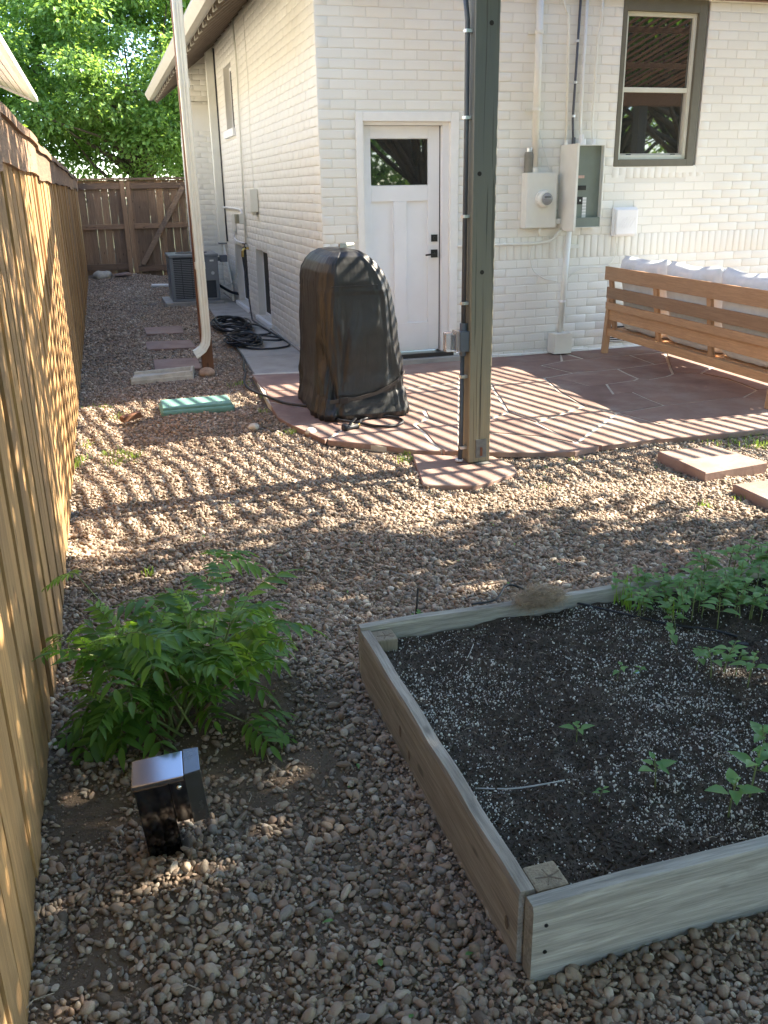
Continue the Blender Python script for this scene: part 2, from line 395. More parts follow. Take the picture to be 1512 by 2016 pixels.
_T = RNG.random((257, 257))
def vnoise(x, y):
    x = np.asarray(x, float)+1000; y = np.asarray(y, float)+1000
    xi = np.floor(x).astype(int); yi = np.floor(y).astype(int); fx = x-xi; fy = y-yi
    fx = fx*fx*(3-2*fx); fy = fy*fy*(3-2*fy); a = _T[xi % 256, yi % 256]; b = _T[(xi+1) % 256, yi % 256]
    c_ = _T[xi % 256, (yi+1) % 256]; d_ = _T[(xi+1) % 256, (yi+1) % 256]
    return (a*(1-fx)+b*fx)*(1-fy)+(c_*(1-fx)+d_*fx)*fy
def fbm(x, y, o=4):
    s_ = 0; a = .5; 
    for i in range(o): s_ = s_ + a*vnoise(x*2**i+i*17.3, y*2**i+i*9.1); a *= .5
    return s_
def hg(x, y):                                                        # height of the gravelled ground
    x = np.asarray(x, float); y = np.asarray(y, float)
    h = (fbm(x*1.1, y*1.1)-.47)*.075 + (fbm(x*3.5+5, y*3.5)-.47)*.05
    h = h + .05*np.exp(-(((x+1.88)/.16)**2+((y+6.40)/.16)**2))        # pile round the bollard
    h = h + .10*np.clip((y-10.2)/1.0, 0, 1)*np.exp(-((x+1.7)/.9)**2)
    h = h + .072*(lambda q: q*q*(3-2*q))(np.clip((-4.7-y)/.8, 0, 1))
    near = np.clip((y+3.6)/.5, 0, 1)*np.clip((x+.95)/.3, 0, 1)
    return h*(1-.7*near)-.012

# ------------------------------------------------------------------ ground
g = MB(); g.add([(-400, -400, -.14), (400, -400, -.14), (400, 400, -.14), (-400, 400, -.14)], [(0, 1, 2, 3)])
tag(g.build('ground', M['lawn']), kind='structure')
nx, ny = 190, 330
xs = np.linspace(-2.6, 7.0, nx); ys = np.linspace(-9.5, 11.6, ny)
XX, YY = np.meshgrid(xs, ys, indexing='ij'); ZZ = hg(XX, YY)
V = np.stack([XX, YY, ZZ], -1).reshape(-1, 3)
ii = (np.arange(nx-1)[:, None]*ny+np.arange(ny-1)[None]).ravel()
tag(fastmesh('dirt_ground', V, np.stack([ii, ii+ny, ii+ny+1, ii+1], -1), M['dirt'], smooth=True), kind='structure')

# ------------------------------------------------------------------ house
house = thing('house', 'white painted brick house with brown eaves and a side door', 'house', (0, 0, 0))
CO = .0795; BL = .226
wl = MB()      # wall cores, recessed behind the brick faces; openings left open
def wall_core(mb, ax, u0, u1, z0, z1, holes, depth=.26, off=.004):
    us = sorted({u0, u1, *[h[0] for h in holes], *[h[1] for h in holes]}); zs = sorted({z0, z1, *[h[2] for h in holes], *[h[3] for h in holes]})
    for a, b in zip(us, us[1:]):
        for c0, c1 in zip(zs, zs[1:]):
            if any(h[0] <= (a+b)/2 <= h[1] and h[2] <= (c0+c1)/2 <= h[3] for h in holes): continue
            if ax == 'x': mb.box(a, b, off, depth, c0, c1)
            else: mb.box(off, depth, a, b, c0, c1)
DOOR = (.335, 1.305, .02, 2.262)
WIN = (2.915, 3.84, 1.79, 3.24)
VENT = (3.0, 3.3, .10, .26)
HR = [DOOR, WIN]
HL = [(2.95, 3.83, .075, .925), (4.62, 5.66, .075, .90), (4.93, 5.70, 2.44, 3.25)]
wall_core(wl, 'x', .007, 9.0, -.1, 3.7, HR)
wall_core(wl, 'y', .26, 11.6, -.1, 3.7, HL)
wl.add([(0.007, .1, 3.7), (9, .1, 3.7), (9, .1, 4.2), (6.0, .1, 7.2), (4.5, .1, 7.2)], [(0, 1, 2, 3, 4)])
wall = wl.build('wall', M['joint'], house)

def courses(u0, u1, holes, top, soldier=True):
    res = []
    n = int(round(top/CO))
    for k in range(n):
        z0 = k*CO; z1 = z0+CO
        if soldier and .95 < z0+.01 < 1.19: continue
        if soldier and z0 > 1.19: z0 += -.0275; z1 += -.0275
        segs = [(u0, u1)]
        for h in holes:
            if z1 > h[2]+.02 and z0 < h[3]-.02:
                ns = []
                for a, b in segs:
                    if h[1] <= a or h[0] >= b: ns.append((a, b))
                    else:
                        if h[0] > a: ns.append((a, h[0]))
                        if h[1] < b: ns.append((h[1], b))
                segs = ns
        offs = (k % 2)*BL/2
        for a, b in segs:
            u = math.floor((a-offs)/BL)*BL+offs
            while u < b:
                p, q = max(u, a), min(u+BL, b)
                if q-p > .03: res.append((p, q, z0, z1))
                u += BL
    return res
def project(p):
    d = Vector(p)-CAM; z = d.dot(fw)
    if z <= .01: return None
    return 756+F*d.dot(rt)/z, 1008+F*d.dot(dn)/z, z
J = .0048
def unit_brick(name):
    mb = MB(); mb.box(-.5, .5, 0, .02, -.5, .5); me = bpy.data.meshes.new(name)
    bm = bmesh.new()
    vs = [bm.verts.new(p) for p in mb.v]
    for f in mb.f: bm.faces.new([vs[i] for i in f])
    bmesh.ops.recalc_face_normals(bm, faces=bm.faces)
    bm.to_mesh(me); bm.free(); return me
def brick_mesh(name, L, H, seed):          # chamfered, slightly worn stretcher face
    r = random.Random(seed); a, b, c = L/2, H/2, .0055
    j = lambda s_=.0012: r.uniform(-s_, s_)
    vs = []
    for y, sx, sz in ((.02, a, b), (.0024, a, b), (0, a-c, b-c)):
        for x, z in ((-1, -1), (1, -1), (1, 1), (-1, 1)): vs.append((x*sx+j(), y, z*sz+j()))
    fs = [(8, 9, 10, 11)]
    for k in (0, 4): fs += [(k+i, k+(i+1) % 4, k+4+(i+1) % 4, k+4+i) for i in range(4)]
    me = bpy.data.meshes.new(name); me.from_pydata(vs, [], fs); me.materials.append(M['brick'])
    return me, vs, fs
std = [brick_mesh('brick', BL-J*1.4, CO-J*1.6, s_) for s_ in range(8)]
sol = [brick_mesh('brick', CO-.012-J, .21-J, 40+s_) for s_ in range(5)]
R_b = courses(0.0, 8.6, HR, 3.3)
# soldier course
u = .0
while u < 8.6:
    w_ = CO-.004
    if not (u+w_ > DOOR[0] and u < DOOR[1]): R_b.append((u, u+w_, .956, 1.166))
    u += w_
for p0 in np.arange(2.9, 3.87, CO): R_b.append((p0, p0+CO, 1.68, 1.788))
seen = []; rest = []
for bx in R_b:
    if bx[2] > 1.6 and bx[3] < 1.8 and bx[0] > 2.85 and bx[1] < 3.9 and bx[3]-bx[2] < .1: continue
    c_ = ((bx[0]+bx[1])/2, 0, (bx[2]+bx[3])/2); pr = project(c_)
    vis = pr and -5 < pr[0] < 1517 and -5 < pr[1] < 2020 and not (900 < pr[0] < 992) and not (c_[0] > 2.75 and c_[2] < .8)
    vis = vis and not (1020 < pr[0] < 1190 and 280 < pr[1] < 455) and not (pr[1] > 490 and pr[0] < 730)
    (seen if vis else rest).append((bx, (bx[1]-bx[0])*(bx[3]-bx[2])/(pr[2]**2) if vis else 0))
seen.sort(key=lambda t: -t[1])
rest += seen[300:]; seen = seen[:300]
for bx, _ in seen:
    p, q, z0, z1 = bx; L = q-p; H = z1-z0
    if H > .12: me, L0, H0 = random.choice(sol)[0], CO-.004, .21
    else: me, L0, H0 = random.choice(std)[0], BL, CO
    inst('brick', me, wall, ((p+q)/2+random.uniform(-.001, .001), random.uniform(-.0012, .0012), (z0+z1)/2), (0, random.uniform(-.004, .004), 0), (L/L0, 1, H/H0))
SV = []; SF = []
def bake(lst, side):
    for p, q, z0, z1 in lst:
        L = q-p; H = z1-z0; _, vs, fs = random.choice(sol if H > .12 else std)
        L0, H0 = (CO-.004, .21) if H > .12 else (BL, CO)
        dy = random.uniform(-.0012, .0012); b = len(SV)
        for x, y, z in vs:
            if side == 'x': SV.append(((p+q)/2+x*L/L0, y+dy, (z0+z1)/2+z*H/H0))
            else: SV.append((y+dy, (p+q)/2-x*L/L0, (z0+z1)/2+z*H/H0))
        for f in fs: SF.append([i+b for i in f])
bake([b[0] for b in rest], 'x')
L_b = courses(0.0, 11.4, HL, 3.72, soldier=False)
bake(L_b, 'y')
bs = fastmesh('brickwork', np.array(SV), np.array(SF), M['brick'], wall); bs['kind'] = 'stuff'

# base of the wall: rough mortar skirt
mb = MB()
for a in np.arange(-.0, 8.6, .25): 
    if DOOR[0]-.2 < a < DOOR[1]: continue
    mb.box(a, a+.25, -.022-random.random()*.008, .004, -.02, .045+random.random()*.014)
mb.build('base_skirt', M['stucco'], wall, bevel=.006)
mb = MB(); mb.box(-.03, .004, 0.02, 9.2, -.02, .035); mb.build('base_skirt', M['concrete'], wall, bevel=.008)

# door
door = MB()
dr = bpy.data.objects.new('door', None); C.objects.link(dr); dr.parent = house
x0, x1, z0, z1 = .42, 1.158, .135, 2.155
mb = MB()  # surround: smooth band round the opening and deep reveals
mb.box(.335, .40, -.012, .2, .02, 2.262); mb.box(1.225, 1.305, -.012, .2, .02, 2.262); mb.box(.40, 1.225, -.012, .2, 2.185, 2.262)
mb.build('door_surround', M['stucco'], dr, bevel=.006)
mb = MB(); mb.box(.40, .421, .03, .19, .1, 2.185); mb.box(1.16, 1.225, .03, .19, .1, 2.185); mb.box(.421, 1.16, .03, .19, 2.157, 2.185)
mb.build('door_frame', M['trimwhite'], dr, bevel=.003)
LY = .085
mb = MB()
mb.box(x0+.003, x1-.006, LY+.02, LY+.05, z0, z1)
def rail(a, b, c0, c1): mb.box(a, b, LY, LY+.025, c0, c1)
rail(x0+.003, .492, z0, z1); rail(1.04, x1-.006, z0, z1)
rail(.492, 1.04, 2.05, z1); rail(.492, 1.04, 1.515, 1.652); rail(.492, 1.04, z0, .405); rail(.703, .828, .405, 1.515)
mb.build('door_leaf', M['trimwhite'], dr, bevel=.0035)
mb = MB(); mb.box(.497, 1.035, LY+.008, LY+.016, 1.657, 2.045); mb.build('door_glass', M['glass'], dr)
mb = MB(); mb.box(1.157, 1.161, LY-.002, LY+.04, z0, z1); mb.box(x0, x1, LY-.002, LY+.04, z1, z1+.004); mb.build('weather_seal', M['interior'], dr)
hnd = MB(); hnd.box(1.068, 1.134, LY-.012, LY, 1.005, 1.078); hnd.tube([(1.1, LY-.012, 1.04), (1.1, LY-.05, 1.04)], .011, 10); hnd.bar((1.105, LY-.05, 1.04), (1.0, LY-.05, 1.032), .014, .016)
hnd.build('handle', M['blackmetal'], dr, bevel=.002)
hnd = MB(); hnd.box(1.070, 1.132, LY-.014, LY, 1.150, 1.214); hnd.tube([(1.101, LY-.014, 1.182), (1.101, LY-.028, 1.182)], .016, 12); hnd.build('deadbolt', M['blackmetal'], dr, bevel=.002)
mb = MB(); mb.box(.37, 1.26, -.05, .14, .085, .125); mb.build('threshold', M['blackmetal'], dr, bevel=.004)
mb = MB(); mb.box(.34, 1.32, -.10, .16, -.02, .083); mb.build('door_step', M['concrete'], dr, bevel=.008)
for zz in (.45, 1.2, 1.95):
    mb = MB(); mb.tube([(.424, LY-.004, zz), (.424, LY-.004, zz+.09)], .006, 8); mb.build('hinge', M['zinc'], dr)

# big window on the patio wall
wn = bpy.data.objects.new('window', None); C.objects.link(wn); wn.parent = house
a0, a1, c0, c1 = WIN
mb = MB()
mb.box(a0, a0+.045, -.004, .15, c0, c1); mb.box(a1-.115, a1-.03, -.004, .15, c0, c1); mb.box(a1-.03, a1, .05, .15, c0, c1)
mb.box(a0+.045, a1-.115, -.004, .15, c1-.11, c1); mb.box(a0+.045, a1-.115, -.004, .15, c0, c0+.065)
mb.build('window_frame', M['olive'], wn, bevel=.004)
s0, s1, t0, t1 = a0+.045, a1-.115, c0+.065, c1-.11
mb = MB(); mb.box(s0, s0+.032, .028, .12, t0, t1); mb.box(s1-.032, s1, .028, .12, t0, t1); mb.box(s0+.032, s1-.032, .028, .12, t1-.035, t1); mb.box(s0+.032, s1-.032, .028, .12, t0, t0+.04)
mb.build('storm_frame', M['sash'], wn, bevel=.004)
mm_ = (t0+t1)/2-.02
mb = MB(); mb.box(s0+.032, s1-.032, .04, .10, mm_-.02, mm_+.022); mb.build('meeting_rail', M['sash'], wn, bevel=.003)
mb = MB(); mb.box(s0+.032, s0+.042, .045, .10, t0+.04, mm_-.02); mb.box(s1-.052, s1-.032, .045, .10, t0+.04, mm_-.02); mb.box(s0+.042, s1-.052, .045, .10, t0+.04, t0+.055); mb.build('lower_sash', M['taupe'], wn, bevel=.002)
mb = MB(); mb.box(s0+.042, s1-.052, .07, .076, t0+.055, mm_-.02); mb.build('pane', M['glass'], wn)
mb = MB(); mb.box(s0+.032, s1-.032, .058, .064, mm_+.022, t1-.035); mb.build('pane', M['glass'], wn)
for xx in (s0+.11, s1-.16):
    mb = MB(); mb.box(xx, xx+.05, .035, .05, t0+.04, t0+.05); mb.build('latch', M['blackmetal'], wn, bevel=.002)
# left wall windows (deep reveals)
def small_window(y0, y1, z0, z1, frame_m, sill=True, sillh=.07):
    wv = bpy.data.objects.new('window', None); C.objects.link(wv); wv.parent = house
    mb = MB(); mb.box(.085, .13, y0, y0+.035, z0, z1); mb.box(.085, .13, y1-.035, y1, z0, z1); mb.box(.085, .13, y0+.035, y1-.035, z1-.04, z1); mb.box(.085, .13, y0+.035, y1-.035, z0, z0+.04)
    mb.build('window_frame', frame_m, wv, bevel=.003)
    mb = MB(); mb.box(.095, .10, y0+.035, y1-.035, z0+.04, z1-.04); mb.build('pane', M['dimglass'], wv)
    mb = MB(); mb.box(-.045, .085, y0-.07, y1+.07, z0-sillh, z0-.001); mb.build('sill', M['trimwhite'], wv, bevel=.006)
small_window(2.95, 3.83, .075, .925, M['trimwhite'], sillh=.055)
small_window(4.62, 5.66, .075, .90, M['trimwhite'], sillh=.055)
small_window(4.93, 5.70, 2.44, 3.25, M['trimwhite'], sillh=.10)
# vent at the foot of the patio wall
vt = bpy.data.objects.new('crawlspace_vent', None); C.objects.link(vt); vt.parent = house
mb = MB(); mb.box(3.0, 3.3, -.014, -.004, .10, .255); mb.build('vent_opening', M['interior'], vt)
mb = MB()
for k in range(7): mb.box(3.0, 3.3, -.02, -.013, .107+k*.021, .114+k*.021)
mb.build('vent_louvre', M['trimwhite'], vt)
# chimney breast on the side wall with corbelled shoulder
ch = MB(); SV.clear(); SF.clear()
ch.box(-.33, .0, 7.35, 9.3, -.05, 2.55)
ch.box(-.328, .0, 7.65, 8.9, 2.551, 3.75)
for k in range(6): ch.box(-.334-.001*k, -.001, 7.35+.05*(k+1), 9.3-.065*(k+1), 2.552+k*CO, 2.55+(k+1)*CO)
cho = ch.build('chimney_breast', M['brick'], house)
def bake2(x, y0, y1, z0, z1, face):
    n = int((z1-z0)/CO)
    for k in range(n):
        u = y0-(k % 2)*BL/2
        while u < y1:
            p, q = max(u, y0), min(u+BL, y1)
            if q-p > .03:
                _, vs, fs = random.choice(std); b = len(SV)
                for vx, vy, vz in vs:
                    if face == 'y': SV.append(((p+q)/2+vx*(q-p)/BL, x-.006+vy, z0+k*CO+CO/2+vz))
                    else: SV.append((x-.006+vy, (p+q)/2-vx*(q-p)/BL, z0+k*CO+CO/2+vz))
                for f in fs: SF.append([i+b for i in f])
            u += BL
bake2(7.35, -.33, 0, 0, 2.6, 'y'); bake2(-.33, 7.35, 9.3, 0, 2.55, 'x'); bake2(7.65, -.33, 0, 2.6, 3.6, 'y')
b2 = fastmesh('brickwork', np.array(SV), np.array(SF), M['brick'], cho); b2['kind'] = 'stuff'

# roof: eave along the side yard, rafters open below
roof = MB()
EX, EZ = -.75, 3.27; WZ = 3.80; YE = 9.35; slope = (WZ-3.27)/.75
roof.add([(EX, -.30, EZ+.02), (EX, YE, EZ+.02), (4.6, YE, EZ+.02+slope*(4.6-EX)), (4.6, -.30, EZ+.02+slope*(4.6-EX)),
          (EX, -.30, EZ-.01), (EX, YE, EZ-.01), (4.6, YE, EZ-.01+slope*(4.6-EX)), (4.6, -.30, EZ-.01+slope*(4.6-EX))],
         [(0, 1, 2, 3), (4, 7, 6, 5), (0, 4, 5, 1), (1, 5, 6, 2), (0, 3, 7, 4)])
roof.add([(9.6, -.30, EZ+.0), (9.6, YE, EZ+.0), (4.6, YE, EZ+.02+slope*(4.6-EX)), (4.6, -.30, EZ+.02+slope*(4.6-EX))], [(0, 1, 2, 3)])
rf = roof.build('roof', M['rooftile'], house)
mb = MB(); mb.add([(EX, -.3, EZ-.012), (EX, YE, EZ-.012), (.02, YE, EZ-.012+slope*.77), (.02, -.3, EZ-.012+slope*.77)], [(0, 1, 2, 3)])
mb.build('soffit_boards', M['brownpaint'], rf, fixn=False)
y = .0
while y < YE-.1:
    mb = MB(); mb.bar((EX+.03, y, EZ-.073), (.03, y, EZ-.073+slope*.78), .042, .12); ro = mb.build('rafter_tail', M['brownpaint'], rf, bevel=.003)
    mb = MB(); mb.bar((EX+.03, y, EZ-.137), (.03, y, EZ-.137+slope*.78), .040, .012); mb.box(EX+.024, EX+.029, y-.021, y+.021, EZ-.14, EZ-.02); mb.build('lit_rafter_edge', M['taupe'], ro); y += .405  # paler strip and end piece: bounce light painted onto the rafter's edges
mb = MB(); mb.bar((EX+.01, YE-.02, EZ-.09), (.0, YE-.02, EZ-.09+slope*.76), .035, .17); mb.build('rake_board', M['brownpaint'], rf, bevel=.003)
mb = MB(); mb.bar((EX+.01, -.28, EZ-.06), (4.6, -.28, EZ-.06+slope*(4.6-EX)), .035, .15); mb.build('rake_board', M['brownpaint'], rf, bevel=.003)
mb = MB(); mb.box(EX-.015, EX+.015, -.3, YE, EZ-.105, EZ); mb.build('fascia', M['taupe'], rf, bevel=.003)
gut = MB()
prof = [(-.015, -.115), (-.075, -.115), (-.10, -.075), (-.125, -.03), (-.125, .0), (-.118, .0), (-.118, -.028), (-.09, -.07), (-.07, -.108), (-.018, -.108)]
vs = [(EX+p[0]-.001, yy, EZ+.0+p[1]) for yy in (-.3, YE+.02) for p in prof]; n = len(prof)
gut.add(vs, [(k, (k+1) % n, n+(k+1) % n, n+k) for k in range(n)]+[tuple(range(n)), tuple(range(2*n-1, n-1, -1))])
gut.build('gutter', M['taupe'], rf)
mb = MB(); mb.box(-.03, 9.2, -.075, -.012, 3.25, 3.46); mb.build('ledger_board', M['brownpaint'], house, bevel=.004)

# ------------------------------------------------------------------ pergola
per = thing('pergola', 'pergola of thin brown slats with a grey olive front corner post', 'pergola', (.16, -3.22, .03))
PX0, PX1 = .06, 6.8
zs_ = lambda y: 3.43+.175*y
mb = MB(); mb.box(.09, .23, -3.30, -3.155, .031, 2.62); pst = mb.build('post', M['post'], per, bevel=.006)
for (px_, z_) in ((.18, 2.433), (.127, 1.693), (.154, 1.165), (.10, 1.76)):
    if px_ == .10: continue
    mb = MB(); mb.tube([(px_, -3.3015, z_), (px_, -3.29, z_)], .0125, 12); mb.build('bolt_hole', M['interior'], pst)
for (px_, w2, za, zb) in ((.163, .003, .18, 1.15), (.135, .0022, .2, .75), (.178, .0018, 1.2, 1.62), (.118, .0018, .1, .5), (.150, .0016, 1.72, 2.4)):
    mb = MB(); zz = np.linspace(za, zb, 14); pts_ = [(px_+.002*math.sin(z*9), z) for z in zz]
    vs = []; 
    for i_, (xx, z) in enumerate(pts_):
        ww = w2*math.sin(PI*(i_+.3)/13.6); vs += [(xx-ww/2, -3.3012, z), (xx+ww/2, -3.3012, z)]
    mb.add(vs, [(2*i, 2*i+1, 2*i+3, 2*i+2) for i in range(13)]); mb.build('drying_crack', M['interior'], pst, fixn=False)
pb = MB(); pb.box(.135, .205, -3.306, -3.301, .06, .175); pb.box(.13, .22, -3.345, -3.14, .024, .030); pb.build('post_bracket', simple('dull_steel', (.16, .16, .15), .6, .3, var=.2), per, bevel=.0015)
pb = MB(); pb.box(.163, .178, -3.3075, -3.3055, .07, .125); pb.build('bracket_slot', simple('rust', (.16, .06, .03), .9), per)
mb = MB(); mb.box(5.2, 5.34, -3.30, -3.155, -.02, 2.62); mb.build('post', M['post'], per, bevel=.006)
for yy in (-3.29, -3.145): 
    mb = MB(); mb.box(PX0-.05, PX1, yy-.02, yy+.02, 2.62, 2.83); mb.build('beam', M['pergola'], per, bevel=.004)
for yy in (-2.27, -1.14):
    mb = MB(); zc = zs_(yy); mb.box(PX0, PX1, yy-.02, yy+.02, zc-.075, zc-.018); mb.build('purlin', M['pergola'], per, bevel=.003)
mb = MB(); mb.bar((PX0-.02, -.02, zs_(-.02)-.06), (PX0-.02, -3.55, zs_(-3.55)-.06), .04, .14); mb.build('edge_rafter', M['pergola'], per, bevel=.003)
mb = MB(); mb.bar((PX1, -.02, zs_(-.02)-.06), (PX1, -3.55, zs_(-3.55)-.06), .04, .14); mb.build('edge_rafter', M['pergola'], per, bevel=.003)
mb = MB(); mb.bar((0, 0, 0), (0, -3.62, -3.62*.175), .034, .022)
slat0 = None
xx = PX0+.07
while xx < PX1-.02:
    if slat0 is None:
        slat0 = mb.build('slat', M['pergola'], None, bevel=.002); slat0.parent = per; slat0.matrix_parent_inverse = world_of(per).inverted(); slat0.location = (xx, -.015, zs_(0))
    else: inst('slat', slat0.data, per, (xx+random.uniform(-.006, .006), -.015, zs_(0)+random.uniform(-.004, .004)), (0, 0, random.uniform(-.003, .003)))
    xx += .124

# ------------------------------------------------------------------ left fence
fen = thing('board_fence', 'long cedar board fence with a capped top along the gravel', 'fence', (-2.3, 1, 0))
FX = -2.262
def board_mesh(name, w_, h_, t_, seed, mat):
    r = random.Random(seed); mb = MB()
    n = 6
    vs = []
    for k in range(n+1):
        z = h_*k/n; e = r.uniform(-.0025, .0025)
        for x, y in ((0, -w_/2+e), (t_, -w_/2+e+.003), (t_, w_/2+e-.003), (0, w_/2+e)): vs.append((x+r.uniform(-.001, .001), y, z))
    fs = [(4*k+i, 4*k+(i+1) % 4, 4*k+4+(i+1) % 4, 4*k+4+i) for k in range(n) for i in range(4)]+[(0, 3, 2, 1), (4*n, 4*n+1, 4*n+2, 4*n+3)]
    me = bpy.data.meshes.new(name); me.from_pydata(vs, [], fs); me.materials.append(mat); return me
bms = [board_mesh('board', .136, 1.80, .017, s_, M['fence']) for s_ in range(6)]
y = -9.3; k = 0
while y < 11.28:
    sc_w = random.uniform(.9, 1.03); wd = .14*sc_w
    off = .0 if k % 2 else .006
    inst('board', random.choice(bms), fen, (FX+random.uniform(-.002, .006)+off, y+wd/2, .015+random.uniform(-.03, .02)), (random.uniform(-.004, .004), random.uniform(-.003, .003), random.uniform(-.03, .03)), (1, sc_w, 1))
    y += wd+.004; k += 1
mb = MB(); mb.box(FX-.03, FX-.012, -9.3, 11.3, 0, 1.84); mb.build('backing_boards', M['fenceoldy'], fen)
y = -9.3
while y < 11.2:
    L = random.choice((2.3, 2.4, 2.42)); y2 = min(y+L, 11.28); dz = .012*math.sin(y*1.1)+random.uniform(-.008, .008)
    mb = MB(); nn = 8
    vs = []
    for i in range(nn+1):
        yy = y+(y2-.004-y)*i/nn; wz = .006*math.sin(yy*4.1)+dz
        for x, z in ((0, 0), (.02, 0), (.02, .175), (0, .175)): vs.append((FX+.024+x, yy, 1.715+z+wz))
    mb.add(vs, [(4*i+j, 4*i+(j+1) % 4, 4*i+4+(j+1) % 4, 4*i+4+j) for i in range(nn) for j in range(4)]+[(0, 1, 2, 3), tuple(4*nn+j for j in (3, 2, 1, 0))])
    mb.build('fascia_board', M['fenceoldy'], fen)
    mb = MB(); vs = []
    for i in range(nn+1):
        yy = y+(y2-.004-y)*i/nn; wz = .006*math.sin(yy*4.1)+dz
        for x, z in ((-.07, 0.0), (.062, -.012), (.062, .026), (-.07, .04)): vs.append((FX+x, yy, 1.892+z+wz))
    mb.add(vs, [(4*i+j, 4*i+(j+1) % 4, 4*i+4+(j+1) % 4, 4*i+4+j) for i in range(nn) for j in range(4)]+[(0, 1, 2, 3), tuple(4*nn+j for j in (3, 2, 1, 0))])
    mb.build('cap_board', M['fenceoldy'], fen)
    y = y2
# ------------------------------------------------------------------ back fence and gate
BY = 11.32
bf = thing('board_fence', 'short weathered board fence panel left of the gate', 'fence', (-1.8, BY, 0))
gt = thing('gate', 'weathered board gate with a diagonal brace at the end of the side yard', 'gate', (-.6, BY, 0))
obm = [board_mesh('board', .1425, 1.86, .018, 60+s_, M['fenceold']) for s_ in range(4)]
x = -2.24
while x < -1.42:
    inst('board', random.choice(obm), bf, (x+.07, BY+.02, .02), (0, random.uniform(-.004, .004), PI/2), (1, 1, 1)); x += .1445
mb = MB(); mb.box(-1.425, -1.335, BY-.05, BY+.0, -.05, 1.88); mb.build('post', M['fenceold'], bf, bevel=.004)
for a, b in ((1.72, 1.83), (.96, 1.06), (.17, .29)):
    mb = MB(); mb.box(-2.24, -1.427, BY-.028, BY+.0, a, b); mb.build('rail', M['fenceoldx'], bf, bevel=.003)
mb = MB(); mb.box(-2.25, -1.33, BY-.07, BY+.06, 1.885, 1.925); mb.build('cap_board', M['fenceoldx'], bf, bevel=.004)
x = -1.325
while x < .0:
    inst('board', random.choice(obm), gt, (x+.07, BY+.02, .02), (0, random.uniform(-.004, .004), PI/2), (1, 1, 1)); x += .1445
for a, b in ((1.72, 1.83), (.96, 1.06), (.12, .24)):
    mb = MB(); mb.box(-1.23, -.0, BY-.028, BY+.0, a, b); mb.build('rail', M['fenceoldx'], gt, bevel=.003)
for a in (-1.327,):
    mb = MB(); mb.box(a, a+.09, BY-.03, BY+.0, .1, 1.88); mb.build('stile', M['fenceold'], gt, bevel=.003)
mb = MB(); mb.bar((-1.14, BY-.036, .26), (-.20, BY-.036, 1.74), .03, .10, up=(-.8, 0, .6)); mb.build('brace', wood('pale_brace_board', (.27, .18, .12), (.42, .30, .20), 0, .8, 16, .4), gt, bevel=.003)
mb = MB(); mb.box(-1.33, .0, BY-.07, BY+.06, 1.885, 1.925); mb.build('cap_board', M['fenceoldx'], gt, bevel=.004)

# ------------------------------------------------------------------ neighbour's house over the fence
nb = thing('house', "neighbour's house corner with a white gutter and peach soffit over the fence", 'house', (-4.2, 5, 0))
NE, NZ, NY = -2.95, 3.62, 14.0
mb = MB(); mb.box(-9, -3.75, -8, 12.8, -.1, 3.75); mb.build('wall', M['stucco'], nb)
mb = MB()
ns = .45
mb.add([(NE, -9, NZ), (NE, NY, NZ), (-8, NY, NZ+ns*5), (-8, -9, NZ+ns*5), (NE, -9, NZ-.02), (NE, NY, NZ-.02), (-8, NY, NZ+ns*5-.02), (-8, -9, NZ+ns*5-.02)], [(0, 1, 2, 3), (4, 7, 6, 5), (0, 4, 5, 1), (1, 5, 6, 2), (0, 3, 7, 4)])
nrf = mb.build('roof', M['rooftile'], nb)
for k in range(7):
    a = NE-.005-k*.135; mb = MB(); zz = NZ-.03+ns*(k*.135)
    mb.bar((a-.07, -9, zz-.008+.02), (a-.07, NY-.02, zz-.008+.02), .128, .016, up=(.45, 0, 1)); mb.build('soffit_board', M['soffitlight'], nrf)
mb = MB(); mb.box(NE, NE+.10, -9, NY, NZ-.11, NZ-.0); mb.build('gutter', M['offwhite'], nrf, bevel=.012)
mb = MB(); mb.bar((NE+.02, NY, NZ-.05), (-8, NY, NZ-.05+ns*5), .03, .12); mb.build('rake_board', M['soffitlight'], nrf)

